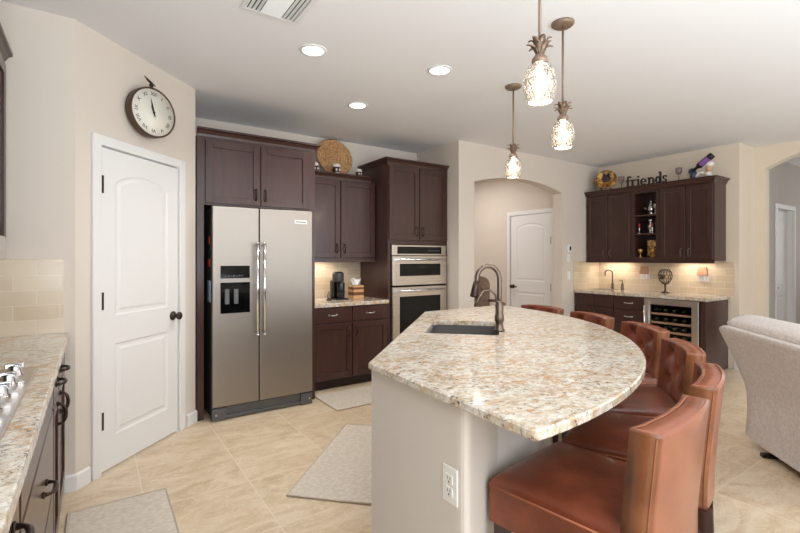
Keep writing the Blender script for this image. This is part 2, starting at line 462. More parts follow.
struct('wall_side_hall_end', MB().box(10.05, 10.2, 0.42, 2.2, 0, CH), HALLP)
# rear wall with two windows, behind the viewer
b = MB(); b.box(-0.92, 0.1, -3.7, -3.55, 0, CH); b.box(2.4, 3.5, -3.7, -3.55, 0, CH); b.box(5.8, 7.03, -3.7, -3.55, 0, CH)
for x0, x1 in ((0.1, 2.4), (3.5, 5.8)): b.box(x0, x1, -3.7, -3.55, 0, 0.4); b.box(x0, x1, -3.7, -3.55, 2.5, CH)
struct('wall_rear', b, WALL)
for k, (x0, x1) in enumerate(((0.1, 2.4), (3.5, 5.8))):
    b = MB(); t = 0.05
    b.box(x0, x0 + t, -3.67, -3.6, 0.4, 2.5); b.box(x1 - t, x1, -3.67, -3.6, 0.4, 2.5); b.box(x0 + t, x1 - t, -3.67, -3.6, 0.4, 0.45); b.box(x0 + t, x1 - t, -3.67, -3.6, 2.45, 2.5)
    b.box((x0 + x1) / 2 - 0.025, (x0 + x1) / 2 + 0.025, -3.67, -3.6, 0.45, 2.45)
    struct('window_%d' % (k + 1), b, WHITE)

# baseboards
BP = [(0, 0), (0.014, 0), (0.014, 0.085), (0.008, 0.095), (0, 0.095)]
def bb(name, path):
    struct('baseboard_' + name, MB().sweep(path, BP), WHITE)
bb('pantry_left', [(-0.14, 3.22), (-0.09, 3.22), (-0.09 + 0.09 * S2, 3.22 + 0.09 * S2)])
bb('pantry_right', [(-0.09 + 0.985 * S2, 3.22 + 0.985 * S2), (0.69, 4.0), (0.69, 4.016)])
bb('arch_left', [(3.55, 4.14), (3.55, 3.97), (3.80, 3.97), (3.80, 4.12)])
bb('arch_right', [(5.51, 4.12), (5.51, 3.97), (5.79, 3.97)])
bb('hall', [(5.75, 6.6), (5.75, 5.24)])
bb('bar_end', [(6.42, 2.2), (6.42, 2.15), (6.88, 2.15), (6.88, 2.04), (7.03, 2.04)])
bb('right', [(6.88, 0.70), (6.88, -3.5)])
bb('side_hall', [(7.03, 2.2), (7.78, 2.2)])

# interior doors: panelled slab, casing
def casing(name, M, x0, x1, zt, parent=None, cw=0.062):
    b = MB(M)
    for a, c in ((x0 - cw, x0), (x1, x1 + cw)):
        b.box(a, c, -0.018, 0, 0, zt + cw, 0.004); 
    b.box(x0, x1, -0.0175, 0, zt, zt + cw, 0.004)
    b.box(x0 - 0.001, x0 + 0.012, 0, 0.11, 0, zt + 0.01); b.box(x1 - 0.012, x1 + 0.001, 0, 0.11, 0, zt + 0.01); b.box(x0 + 0.012, x1 - 0.012, 0, 0.11, zt, zt + 0.012)
    return struct(name, b, WHITE, parent)
def slab(name, M, x0, x1, yf, z0=0.012, z1=2.04, split=(0.80, 0.98)):
    b = MB(M); st = 0.115; t = 0.006
    b.box(x0, x1, yf + t, yf + 0.035, z0, z1)
    b.box(x0, x0 + st, yf, yf + t, z0, z1); b.box(x1 - st, x1, yf, yf + t, z0, z1)
    b.box(x0 + st, x1 - st, yf, yf + t, z0, z0 + 0.2); b.box(x0 + st, x1 - st, yf, yf + t, split[0], split[1])
    ac = arch_chain(x0 + st, x1 - st, z1 - 0.20, 0.07, 16)
    b.strip_prism([(x, z1) for x, z in ac], ac, yf, yf + t)
    # raised inner panels with a sloped border
    def raised(chain_top, zb, xa, xb):
        outer = [(xa, zb), (xb, zb)] + [(x, z) for x, z in reversed(chain_top)]
        cx = sum(p[0] for p in outer) / len(outer); 
        def ins(d):
            out = []
            for x, z in outer:
                sx = min(max(x, xa + d), xb - d)
                zz = zb + d if abs(z - zb) < 1e-6 else z - d
                out.append((sx, zz))
            return out
        for d0, d1, y0, y1 in ((0.0, 0.012, 0.0, t), (0.03, 0.045, t, 0.001)):
            A = [b.v((x, yf + y0, z)) for x, z in ins(d0)]; B = [b.v((x, yf + y1, z)) for x, z in ins(d1)]
            for i in range(len(A)): b.f([A[i], A[(i + 1) % len(A)], B[(i + 1) % len(A)], B[i]])
        b.f(B)
    raised(ac, split[1], x0 + st, x1 - st)
    raised([(x0 + st, split[0]), (x1 - st, split[0])], z0 + 0.2, x0 + st, x1 - st)
    return struct(name, b, WHITE)
def hinge(M, parent, x, z, y=0.0):
    b = MB(M); b.cyl((x, y - 0.004, z - 0.045), (x, y - 0.004, z + 0.045), 0.008, n=10); b.box(x - 0.012, x + 0.022, y - 0.007, y + 0.001, z - 0.055, z + 0.055)
    b.build('hinge', BRONZE, parent)
def knob(M, parent, x, z, yf, lever=0):
    b = MB(M @ Matrix.Translation((x, yf, z)) @ Matrix.Rotation(PI / 2, 4, 'X'))
    b.lathe([(0.0, 0), (0.034, 0), (0.034, 0.006), (0.028, 0.011), (0.012, 0.014), (0.011, 0.036), (0.02, 0.042), (0.029, 0.052), (0.029, 0.062), (0.018, 0.071), (0.0, 0.072)], 20)
    if lever: b.box(-0.11 if lever < 0 else 0, 0.11 if lever > 0 else 0, -0.01, 0.01, 0.04, 0.055, 0.004)
    b.build('door_handle', BRONZE, parent)
casing('trim_1', PW, SU0 - 0.005, SU1 + 0.005, 2.05)
d = slab('door_1', PW, SU0, SU1, 0.0, 0.015, 2.04)
for z in (0.33, 1.08, 1.81): hinge(PW, d, SU0 - 0.001, z)
knob(PW, d, SU1 - 0.06, 0.91, 0.0)
HM = FR(5.75, HD1, 0, -90); HW = HD1 - HD0
casing('trim_2', HM, -0.005, HW + 0.005, 2.05)
d = slab('door_2', HM, 0.0, HW, 0.0, 0.015, 2.04)
for z in (0.33, 0.9, 1.62): hinge(HM, d, HW + 0.001, z)
knob(HM, d, 0.06, 0.88, 0.0, 1)
RH = FR(7.87, 2.2, 0, 0)
casing('trim_3', RH, -0.005, 0.70, 2.05)
d = slab('door_3', RH, 0.0, 0.69, 0.07, 0.015, 2.04)
knob(RH, d, 0.06, 0.93, 0.07)

# tile splashbacks
b = MB(); b.box(-0.762, -0.145, 3.212, 3.22, 0.92, 1.345); struct('wall_splashback_cooktop', b, TILEL)
b = MB(); b.box(-0.77, -0.762, 0.2, 3.212, 0.92, 1.345); struct('wall_splashback_left', b, TILEM)
b = MB(); b.box(1.75, 2.685, 4.792, 4.8, 0.89, 1.33); struct('wall_splashback_kitchen', b, TILEX)
b = MB(); b.box(6.412, 6.42, 2.2, 3.962, 0.89, 1.305); struct('wall_splashback_bar', b, TILEY)
b = MB(); b.box(5.775, 6.42, 3.962, 3.97, 0.89, 1.305); struct('wall_splashback_bar_side', b, TILEX)

# ------------------------------------------------------------------ cabinetry
def shaker(b, x0, x1, z0, z1, y, rail=0.058, th=0.02):
    b.box(x0, x0 + rail, y - th, y, z0, z1, 0.002, 1); b.box(x1 - rail, x1, y - th, y, z0, z1, 0.002, 1)
    b.box(x0 + rail, x1 - rail, y - th, y, z0, z0 + rail, 0.002, 1); b.box(x0 + rail, x1 - rail, y - th, y, z1 - rail, z1, 0.002, 1)
    b.box(x0 + rail - 0.002, x1 - rail + 0.002, y - 0.009, y - 0.001, z0 + rail - 0.002, z1 - rail + 0.002)
def pull(M, parent, x, z, y, vert=True, L=0.09, mat=None):
    b = MB(M @ Matrix.Translation((x, y, z)))
    pts = []
    for i in range(11):
        a = PI * i / 10; s_ = -L / 2 * math.cos(a); o_ = -0.004 - 0.028 * math.sin(a) ** 0.7
        pts.append((0, o_, s_) if vert else (s_, o_, 0))
    b.tube(pts, [0.008] + [0.0055] * 2 + [0.0075] * 5 + [0.0055] * 2 + [0.008], 8)
    for q in (-1, 1):
        c = (0, 0, q * L / 2) if vert else (q * L / 2, 0, 0)
        b.sphere((c[0], -0.003, c[2]), (0.012, 0.005, 0.012), 10, 6)
    return b.build('handle', mat or BRONZE, parent)
def door(M, cab, x0, x1, z0, z1, hx=None, hz=None, y=0.0, mat=None):
    b = MB(M); shaker(b, x0, x1, z0, z1, y); d = b.build('door', ESP, cab)
    if hx is not None: pull(M, d, hx, hz, y - 0.02, mat=mat)
    return d
def drawer(M, cab, x0, x1, z0, z1, y=0.0, hx=None, L=0.10, mat=None, flat=True, handle=True):
    b = MB(M)
    b.box(x0, x1, y - 0.02, y, z0, z1, 0.003, 1)
    d = b.build('drawer', ESP, cab)
    if handle:
        for h in (hx if hx else [(x0 + x1) / 2]): pull(M, d, h, (z0 + z1) / 2, y - 0.02, False, L, mat)
    return d
CROWN = [(0, 0), (0.006, 0), (0.012, 0.02), (0.03, 0.045), (0.045, 0.052), (0.045, 0.068), (0, 0.068)]
def crown(path, z, M=None, k=1.0):
    b = MB(M) if M else MB()
    return b.sweep(path, [(o * k, z + h) for o, h in CROWN])

# fridge surround
t = thing('refrigerator_cabinet', 'dark espresso cabinet surrounding and above the stainless refrigerator, with two small doors', 'cabinet', (0.69, 4.0, 0))
F0 = FR(0, 4.0, 0, 0)
b = MB(); b.box(0.70, 1.745, 4.0, 4.795, 1.795, 2.365); b.box(0.70, 0.755, 4.0, 4.795, 0, 1.795); b.box(1.715, 1.745, 4.0, 4.795, 0, 1.795)
b.build('carcass', ESP, t)
door(F0, t, 0.765, 1.217, 1.81, 2.335, 1.18, 1.905); door(F0, t, 1.226, 1.675, 1.81, 2.335, 1.263, 1.905)
crown([(0.70, 4.0), (1.745, 4.0), (1.745, 4.79)], 2.362).build('crown_moulding', ESP, t)
# refrigerator
t = thing('refrigerator', 'stainless side-by-side refrigerator with black dispenser in the left door', 'refrigerator', (1.235, 3.9, 0))
FX0, FX1, FY, FT = 0.80, 1.675, 3.89, 1.78
b = MB(); b.box(FX0 + 0.004, FX1 - 0.004, FY + 0.07, 4.6, 0.03, FT - 0.015); b.build('body', DGREY, t)
sp = 1.183
b = MB(); b.box(FX0, sp - 0.003, FY, FY + 0.06, 0.115, FT, 0.008, 3); d1 = b.build('freezer_door', STEEL, t)
b = MB(); b.box(sp + 0.003, FX1, FY, FY + 0.06, 0.115, FT, 0.008, 3); d2 = b.build('fridge_door', STEEL, t)
DX0, DX1 = 0.862, 1.10
b = MB(); b.box(DX0, DX1, FY - 0.006, FY + 0.002, 1.18, 1.285, 0.003); dp = b.build('control_panel', BGLASS, d1)
b = MB()
for i in range(7): b.box(DX0 + 0.035 + i * 0.022, DX0 + 0.047 + i * 0.022, FY - 0.0075, FY - 0.006, 1.197, 1.201 + 0.004 * (i % 2))
b.build('display_marks', GREY, dp)
b = MB(); x0, x1, z0, z1 = DX0, DX1, 0.89, 1.145
b.box(x0, x1, FY - 0.008, FY + 0.001, z1 - 0.014, z1); b.box(x0, x1, FY - 0.012, FY + 0.001, z0, z0 + 0.02); b.box(x0, x0 + 0.03, FY - 0.008, FY + 0.001, z0, z1); b.box(x1 - 0.05, x1, FY - 0.008, FY + 0.001, z0, z1)
b.box(x0, x1, FY - 0.001, FY + 0.002, z0, z1); dn = b.build('dispenser_niche', BGLASS, d1)
b = MB()
for q in (0.052, 0.125): b.box(DX0 + q - 0.018, DX0 + q + 0.018, FY - 0.006, FY - 0.002, 0.965, 1.09, 0.004)
b.build('paddle', GREY, dn)
for dd, hx in ((d1, sp - 0.032), (d2, sp + 0.028)):
    b = MB(); b.cyl((hx, FY - 0.055, 0.69), (hx, FY - 0.055, 1.485), 0.0125, n=16)
    for z in (0.715, 1.46): b.cyl((hx, FY - 0.055, z), (hx, FY + 0.001, z), 0.011, n=12)
    for z in (0.69, 1.47): b.cyl((hx, FY - 0.055, z), (hx, FY - 0.055, z + 0.015), 0.0145, n=16)
    b.build('handle', CHROME, dd)
b = MB(); b.box(1.50, 1.62, FY - 0.003, FY + 0.001, 1.66, 1.695, 0.001, 1); bd = b.build('badge', PLASTIC, d2)
b = MB(); b.box(1.512, 1.608, FY - 0.0042, FY - 0.003, 1.673, 1.682); b.build('badge_lettering', GREY, bd)
b = MB(); b.box(FX0 + 0.10, FX1 - 0.10, FY + 0.03, FY + 0.07, 0.03, 0.105); b.box(FX0, FX0 + 0.11, FY + 0.005, FY + 0.07, 0.0, 0.105, 0.004); b.box(FX1 - 0.11, FX1, FY + 0.005, FY + 0.07, 0.0, 0.105, 0.004); b.box(FX0 + 0.10, FX1 - 0.10, FY + 0.015, FY + 0.04, 0.01, 0.04, 0.003)
gr = b.build('kick_grille', GREY, t)
for x in (FX0 + 0.03, FX1 - 0.03):
    b = MB(); b.cyl((x, FY + 0.006, 0.055), (x, FY + 0.0, 0.055), 0.008, n=10); b.build('screw', CHROME, gr)
for mname, mm, y0, y1, z0, z1, lb in (('fridge_magnet', RED, 4.01, 4.05, 1.47, 1.53, 'small red magnet on the side of the refrigerator, highest of the row'),
        ('fridge_magnet', BLACK, 4.0, 4.06, 1.37, 1.43, 'small black magnet on the side of the refrigerator, between two red ones'),
        ('fridge_magnet', RED, 4.0, 4.07, 1.28, 1.34, 'larger red magnet on the side of the refrigerator above the blue note'),
        ('note_card', BLUEM, 3.975, 4.09, 0.98, 1.16, 'blue and white note stuck to the side of the refrigerator')):
    b = MB(); b.box(FX0 - 0.004, FX0 + 0.004, y0, y1, z0, z1, 0.001, 1)
    solo(b, mname, mm, lb, 'magnet' if 'magnet' in mname else 'note', base=(FX0, (y0 + y1) / 2, z0))

# base cabinet with two drawers, and uppers
KB = FR(0, 4.18, 0, 0)
t = thing('base_cabinet', 'dark base cabinet with two drawers over two doors under the coffee maker', 'cabinet', (2.22, 4.18, 0))
b = MB(); b.box(1.75, 2.685, 4.18, 4.795, 0.10, 0.85); b.build('carcass', ESP, t)
b = MB(); b.box(1.75, 2.685, 4.24, 4.79, 0.0, 0.10); b.build('toe_kick', ESPD, t)
for a, c, hx in ((1.80, 2.232, 2.19), (2.243, 2.675, 2.285)):
    drawer(KB, t, a, c, 0.69, 0.84, mat=SILVER, L=0.09); door(KB, t, a, c, 0.115, 0.675, hx, 0.59)
b = MB(); b.box(1.748, 2.688, 4.15, 4.79, 0.85, 0.89, 0.004); solo(b, 'granite_worktop', GRAN, 'short granite worktop between the refrigerator and the oven tower', 'countertop', base=(2.2, 4.47, 0.85))
KU = FR(0, 4.45, 0, 0)
t = thing('wall_cabinet', 'dark two-door wall cabinet above the coffee maker with a wicker basket on top', 'cabinet', (2.22, 4.45, 1.33))
b = MB(); b.box(1.75, 2.685, 4.45, 4.795, 1.335, 2.215); b.build('carcass', ESP, t)
door(KU, t, 1.80, 2.232, 1.355, 2.20, 2.192, 1.455); door(KU, t, 2.243, 2.675, 1.355, 2.20, 2.283, 1.455)
crown([(1.75, 4.45), (2.64, 4.45)], 2.212, k=0.8).build('crown_moulding', ESP, t)
b = MB(); b.box(1.75, 2.685, 4.432, 4.455, 1.305, 1.337); b.build('light_rail', ESP, t)
# oven tower
KT = FR(0, 4.18, 0, 0)
t = thing('oven_cabinet', 'tall dark oven tower cabinet with two upper doors beside the wall corner', 'cabinet', (3.12, 4.18, 0))
b = MB(); b.box(2.69, 2.725, 4.18, 4.795, 0.1, 2.40); b.box(3.515, 3.545, 4.18, 4.795, 0.1, 2.40); b.box(2.725, 3.515, 4.18, 4.795, 1.505, 2.40); b.box(2.725, 3.515, 4.18, 4.795, 0.1, 0.40); b.box(2.725, 3.515, 4.70, 4.795, 0.4, 1.505)
b.build('carcass', ESP, t)
b = MB(); b.box(2.69, 3.545, 4.25, 4.79, 0, 0.10); b.build('toe_kick', ESPD, t)
door(KT, t, 2.70, 3.112, 1.555, 2.385, 3.075, 1.655); door(KT, t, 3.122, 3.535, 1.555, 2.385, 3.16, 1.655)
drawer(KT, t, 2.70, 3.535, 0.115, 0.385)
crown([(2.69, 4.79), (2.69, 4.18), (3.545, 4.18)], 2.395).build('crown_moulding', ESP, t)
def oven(name, label, z0, z1, ctrl, cat):
    t = thing(name, label, cat, (3.12, 4.2, z0))
    x0, x1, y = 2.732, 3.508, 4.178
    b = MB(); b.box(x0 + 0.01, x1 - 0.01, y + 0.005, 4.66, z0 + 0.003, z1 - 0.003); b.build('body', DGREY, t)
    zt = z1
    if ctrl:
        zt = z1 - 0.125
        b = MB(); b.box(x0, x1, y - 0.022, y + 0.006, zt + 0.004, z1 - 0.002, 0.004); cp = b.build('control_panel', STEELH, t)
        b = MB(); b.box(x0 + 0.07, x1 - 0.07, y - 0.025, y - 0.02, zt + 0.022, z1 - 0.02, 0.002); ds = b.build('display', BGLASS, cp)
        b = MB()
        b.box(x1 - 0.27, x1 - 0.10, y - 0.0265, y - 0.025, zt + 0.058, zt + 0.062)
        b.build('display_marks', GREY, ds)
    b = MB(); b.box(x0, x1, y - 0.035, y + 0.004, z0 + 0.004, zt - 0.002, 0.005); dr = b.build('oven_door', STEELH, t)
    gz0, gz1 = (z0 + 0.11, zt - 0.09) if ctrl else (z0 + 0.09, zt - 0.11)
    b = MB(); b.box(x0 + 0.095, x1 - 0.095, y - 0.038, y - 0.033, gz0, gz1, 0.002); b.build('window', BGLASS, dr)
    b = MB(); hz = zt - 0.042; b.cyl((x0 + 0.06, y - 0.085, hz), (x1 - 0.06, y - 0.085, hz), 0.013, n=16)
    for x in (x0 + 0.075, x1 - 0.075): b.box(x - 0.016, x + 0.016, y - 0.088, y - 0.03, hz - 0.012, hz + 0.012, 0.004)
    b.build('handle', CHROME, dr)
oven('microwave_oven', 'stainless built-in microwave with a black window, above the wall oven', 1.035, 1.50, True, 'microwave')
oven('wall_oven', 'stainless wall oven with a large black window, below the microwave', 0.41, 1.025, False, 'oven')

# left run: base cabinets, worktop, cooktop, uppers
def left_base(y0, y1, label, drw):
    M = FR(-0.155, y0, 0, 90); L = y1 - y0
    t = thing('drawer_cabinet', label, 'cabinet', (-0.155, (y0 + y1) / 2, 0))
    b = MB(M); b.box(0, L, 0, 0.605, 0.1, 0.878); b.build('carcass', ESP, t)
    b = MB(M); b.box(0, L, 0.07, 0.6, 0, 0.1); b.build('toe_kick', ESPD, t)
    for k in drw:
        if k[0] == 'f': drawer(M, t, k[1], k[2], k[3], k[4], handle=False)
        elif k[0] == 'd': drawer(M, t, k[1], k[2], k[3], k[4], hx=k[5], L=0.1)
        else: door(M, t, k[1], k[2], k[3], k[4], k[5], k[6])
left_base(2.29, 3.205, 'dark base cabinet by the splashback corner, past the cooktop', [('d', 0.01, 0.34, 0.75, 0.868, [0.17]), ('d', 0.35, 0.86, 0.75, 0.868, [0.46]), ('o', 0.01, 0.34, 0.115, 0.738, 0.2, 0.66), ('o', 0.35, 0.86, 0.115, 0.738, 0.40, 0.66)])
left_base(1.30, 2.28, 'dark drawer cabinet directly under the gas cooktop', [('f', 0.01, 0.97, 0.75, 0.868, None), ('d', 0.01, 0.97, 0.44, 0.738, [0.19, 0.58]), ('d', 0.01, 0.97, 0.115, 0.428, [0.19, 0.58])])
left_base(0.35, 1.29, 'dark drawer cabinet nearest the viewer on the left', [('d', 0.01, 0.93, 0.75, 0.868, [0.78]), ('d', 0.01, 0.93, 0.44, 0.738, [0.2, 0.7]), ('d', 0.01, 0.93, 0.115, 0.428, [0.2, 0.7])])
b = MB(); b.box(-0.762, -0.12, 0.3, 3.21, 0.88, 0.92, 0.004); solo(b, 'granite_worktop', GRAN, 'long granite worktop under the cooktop along the left wall', 'countertop', base=(-0.44, 1.75, 0.88))
t = thing('cooktop', 'stainless gas cooktop with chrome knobs set in the left worktop', 'cooktop', (-0.445, 1.79, 0.92))
b = MB(); b.box(-0.71, -0.18, 1.34, 2.24, 0.9205, 0.928, 0.003); b.build('steel_top', STEELH, t)
for y in (2.10, 1.95, 1.80, 1.65, 1.50):
    b = MB(); b.lathe([(0.0, 0.928), (0.026, 0.928), (0.026, 0.934), (0.021, 0.937), (0.019, 0.962), (0.014, 0.966), (0, 0.966)], 20, (-0.235, y, 0)); kb = b.build('knob', CHROME, t)
    b = MB(); b.box(-0.262, -0.208, y - 0.006, y + 0.006, 0.955, 0.974, 0.003); b.build('grip', CHROME, kb)
for yc in (1.49, 1.79, 2.09):
    b = MB()
    for x in (-0.68, -0.32): b.box(x - 0.006, x + 0.006, yc - 0.14, yc + 0.14, 0.945, 0.962)
    for y in (yc - 0.14, yc, yc + 0.14): b.box(-0.686, -0.314, y - 0.006, y + 0.006, 0.945, 0.962)
    for x in (-0.60, -0.40): b.box(x - 0.006, x + 0.006, yc - 0.14, yc + 0.14, 0.955, 0.972)
    for x in (-0.68, -0.32):
        for y in (yc - 0.138, yc + 0.138): b.box(x - 0.008, x + 0.008, y - 0.008, y + 0.008, 0.928, 0.946)
    b.build('grate', BLACK, t)
    for x in (-0.60, -0.40):
        b = MB(); b.lathe([(0, 0.928), (0.045, 0.928), (0.045, 0.936), (0.03, 0.943), (0, 0.944)], 18, (x, yc, 0)); b.build('burner', BLACK, t)
M = FR(-0.41, 2.26, 0, 90)
t = thing('wall_cabinet', 'dark wall cabinet at the left edge beside the range hood', 'cabinet', (-0.41, 2.73, 1.38))
b = MB(M); b.box(0, 0.95, 0, 0.35, 1.38, 2.40); b.build('carcass', ESP, t)
door(M, t, 0.01, 0.46, 1.39, 2.385, 0.42, 1.48); door(M, t, 0.47, 0.92, 1.39, 2.385, 0.51, 1.48)
crown([(0, 0), (0.95, 0)], 2.395, M).build('crown_moulding', ESP, t)
M = FR(-0.41, 1.33, 0, 90)
t = thing('wall_cabinet', 'dark wall cabinet above the range hood on the left wall', 'cabinet', (-0.41, 1.8, 1.62))
b = MB(M); b.box(0, 0.925, 0, 0.35, 1.62, 2.40); b.build('carcass', ESP, t)
door(M, t, 0.01, 0.455, 1.63, 2.385, 0.42, 1.72); door(M, t, 0.465, 0.915, 1.63, 2.385, 0.50, 1.72)
crown([(0, 0), (0.925, 0)], 2.395, M).build('crown_moulding', ESP, t)
t = thing('range_hood', 'stainless range hood above the cooktop at the left edge', 'range hood', (-0.5, 1.79, 1.342))
b = MB(); b.box(-0.765, -0.275, 1.335, 2.245, 1.342, 1.432, 0.006); b.build('hood_body', STEELH, t)
b = MB(); b.box(-0.765, -0.42, 1.335, 2.245, 1.433, 1.615); b.build('upper_housing', STEELH, t)
b = MB(); b.box(-0.72, -0.32, 1.40, 2.18, 1.338, 1.343); b.build('filter', GREY, t)

# ------------------------------------------------------------------ bar
BM = FR(5.80, 3.96, 0, -90)
t = thing('base_cabinet', 'dark bar sink base cabinet with two doors under the small faucet', 'cabinet', (5.80, 3.66, 0))
b = MB(BM); b.box(0, 0.595, 0, 0.605, 0.1, 0.85); b.build('carcass', ESP, t)
b = MB(BM); b.box(0, 0.595, 0.07, 0.6, 0, 0.1); b.build('toe_kick', ESPD, t)
for a, c, hx in ((0.005, 0.295, 0.26), (0.302, 0.59, 0.335)):
    drawer(BM, t, a, c, 0.68, 0.84, handle=False); door(BM, t, a, c, 0.115, 0.668, hx, 0.58)
t = thing('drawer_cabinet', 'dark bar drawer stack with silver pulls, left of the wine cooler', 'cabinet', (5.80, 3.15, 0))
b = MB(BM); b.box(0.60, 1.005, 0, 0.605, 0.1, 0.85); b.build('carcass', ESP, t)
b = MB(BM); b.box(0.60, 1.005, 0.07, 0.6, 0, 0.1); b.build('toe_kick', ESPD, t)
for z0, z1 in ((0.68, 0.84), (0.50, 0.668), (0.31, 0.488), (0.115, 0.298)): drawer(BM, t, 0.605, 1.0, z0, z1, mat=SILVER)
t = thing('cabinet_end_panel', 'dark wood panel closing the bar on the right of the wine cooler', 'panel', (5.80, 2.29, 0))
b = MB(BM); b.box(1.64, 1.70, -0.015, 0.605, 0.0, 0.85, 0.002, 1); b.build('panel', ESP, t)
# wine cooler
t = thing('wine_cooler', 'stainless under-counter wine cooler with glass door and wooden shelf fronts', 'wine cooler', (5.80, 2.64, 0))
b = MB(BM); x0, x1 = 1.012, 1.633
b.box(x0, x0 + 0.03, 0.0, 0.6, 0.1, 0.845); b.box(x1 - 0.03, x1, 0.0, 0.6, 0.1, 0.845); b.box(x0 + 0.03, x1 - 0.03, 0, 0.6, 0.1, 0.14); b.box(x0 + 0.03, x1 - 0.03, 0, 0.6, 0.80, 0.845); b.box(x0 + 0.03, x1 - 0.03, 0.57, 0.6, 0.14, 0.80)
b.build('body', BLACK, t)
b = MB(BM); fw = 0.075
b.box(x0, x0 + fw, -0.04, -0.003, 0.105, 0.842, 0.003, 1); b.box(x1 - fw, x1, -0.04, -0.003, 0.105, 0.842, 0.003, 1); b.box(x0 + fw, x1 - fw, -0.04, -0.003, 0.105, 0.175, 0.003, 1); b.box(x0 + fw, x1 - fw, -0.04, -0.003, 0.772, 0.842, 0.003, 1)
dr = b.build('door_frame', STEELH, t)
b = MB(BM); b.box(x0 + fw - 0.003, x1 - fw + 0.003, -0.024, -0.018, 0.172, 0.775); b.build('glass_pane', GLASS, dr)
b = MB(BM); b.cyl((x0 + 0.028, -0.085, 0.30), (x0 + 0.028, -0.085, 0.76), 0.011, n=12)
for z in (0.33, 0.73): b.cyl((x0 + 0.028, -0.085, z), (x0 + 0.028, -0.038, z), 0.009, n=10)
b.build('handle', CHROME, dr)
shz = [0.215, 0.325, 0.435, 0.545, 0.655]
for z in shz:
    b = MB(BM); b.box(x0 + 0.04, x1 - 0.04, 0.012, 0.03, z - 0.012, z + 0.014, 0.002, 1); sh = b.build('shelf', SHELFW, t)
    b = MB(BM)
    for k in range(9): b.box(x0 + 0.05 + k * 0.064, x0 + 0.058 + k * 0.064, 0.03, 0.55, z - 0.004, z + 0.004)
    b.build('rack', GREY, sh)
first = None
Bp = [(0.0, 0.0), (0.035, 0.0), (0.037, 0.006), (0.037, 0.19), (0.03, 0.215), (0.0155, 0.245), (0.0145, 0.30), (0.016, 0.302), (0.016, 0.312), (0, 0.312)]
for r, z in enumerate(shz):
    for k in range(5):
        lx = x0 + 0.095 + k * 0.106; pos = BM @ Vector((lx, 0.385, z + 0.043))
        if first is None:
            first = thing('wine_bottle', 'dark wine bottle lying on a shelf in the wine cooler', 'bottle', (0, 0, 0), 0, 'wine bottles in the cooler')
            m = MB(Matrix.Rotation(-PI / 2, 4, 'Y')); m.lathe(Bp[:6], 14); m.lathe([(0.0155, 0.245), (0.0145, 0.27)], 14, caps=(False, False)); m.build('bottle_glass', BOTG, first)
            m = MB(Matrix.Rotation(-PI / 2, 4, 'Y')); m.lathe([(0.0149, 0.262), (0.0149, 0.30), (0.0165, 0.302), (0.0165, 0.312), (0, 0.3125)], 14, caps=(False, False)); m.build('foil', FOIL, first)
            o = first
        else:
            o = copy_tree(first)
        o.location = pos
        o['label'] = 'dark wine bottle lying on a shelf in the wine cooler'
b = MB(); b.box(5.765, 6.41, 2.235, 3.96, 0.85, 0.89, 0.004); solo(b, 'granite_worktop', GRAN, 'speckled granite worktop of the bar under the friends sign', 'countertop', base=(6.09, 3.1, 0.85))
# bar uppers
UM = FR(6.09, 3.96, 0, -90)
def bar_upper(x0, x1, label):
    t = thing('wall_cabinet', label, 'cabinet', (6.09, 3.96 - (x0 + x1) / 2, 1.31))
    b = MB(UM); b.box(x0, x1, 0, 0.325, 1.315, 2.26); b.build('carcass', ESP, t)
    m = (x0 + x1) / 2
    door(UM, t, x0 + 0.015, m - 0.004, 1.335, 2.245, m - 0.045, 1.42, mat=PEWTER); door(UM, t, m + 0.004, x1 - 0.015, 1.335, 2.245, m + 0.045, 1.42, mat=PEWTER)
bar_upper(0.0, 0.672, 'dark two-door bar wall cabinet left of the open display shelves')
bar_upper(1.045, 1.672, 'dark two-door bar wall cabinet right of the open display shelves')
t = thing('display_shelf_unit', 'dark open bar shelf unit holding silver and gold ware between two door cabinets', 'shelves', (6.09, 3.1, 1.31))
b = MB(UM); x0, x1 = 0.674, 1.043
b.box(x0, x0 + 0.045, 0, 0.325, 1.315, 2.26); b.box(x1 - 0.045, x1, 0, 0.325, 1.315, 2.26); b.box(x0 + 0.045, x1 - 0.045, 0, 0.325, 2.225, 2.26); b.box(x0 + 0.045, x1 - 0.045, 0, 0.325, 1.315, 1.36); b.box(x0 + 0.045, x1 - 0.045, 0.31, 0.325, 1.36, 2.225)
b.build('carcass', ESP, t)
for z in (1.66, 1.91):
    b = MB(UM); b.box(x0 + 0.045, x1 - 0.045, 0.005, 0.31, z, z + 0.022); b.build('shelf', ESP, t)
t2 = crown([(0.0, -0.02), (1.672, -0.02), (1.672, 0.325)], 2.256, UM)
t2.box(0.0, 1.672, -0.02, 0.325, 2.261, 2.3)
solo(t2, 'crown_moulding', ESP, 'dark crown moulding along the top of the bar cabinets', 'moulding', base=(6.09, 3.1, 2.256))
b = MB(UM); b.box(0.0, 1.672, -0.018, 0.004, 1.285, 1.315); solo(b, 'light_rail', ESP, 'dark light rail along the bottom of the bar cabinets', 'trim', base=(6.09, 3.1, 1.285))
def strip_light(lab, M, x0, x1, y, z, en):
    t = thing('cabinet_light', lab, 'light', tuple(M @ Vector(((x0 + x1) / 2, y, z - 0.012))))
    b = MB(M); b.box(x0, x1, y - 0.02, y + 0.02, z - 0.012, z - 0.0005); b.build('housing', PLASTIC, t)
    b = MB(M); b.box(x0 + 0.01, x1 - 0.01, y - 0.014, y + 0.014, z - 0.0145, z - 0.012); b.build('lamp_lens', LENS, t)
    p = M @ Vector(((x0 + x1) / 2, y, z - 0.02))
    a = area('cabinet_lamp', p, (0, 0, M.to_euler().z), x1 - x0, 0.03, en, (1.0, 0.86, 0.70))
strip_light('slim light under the left bar wall cabinet', UM, 0.12, 0.52, 0.20, 1.315, 2.4)
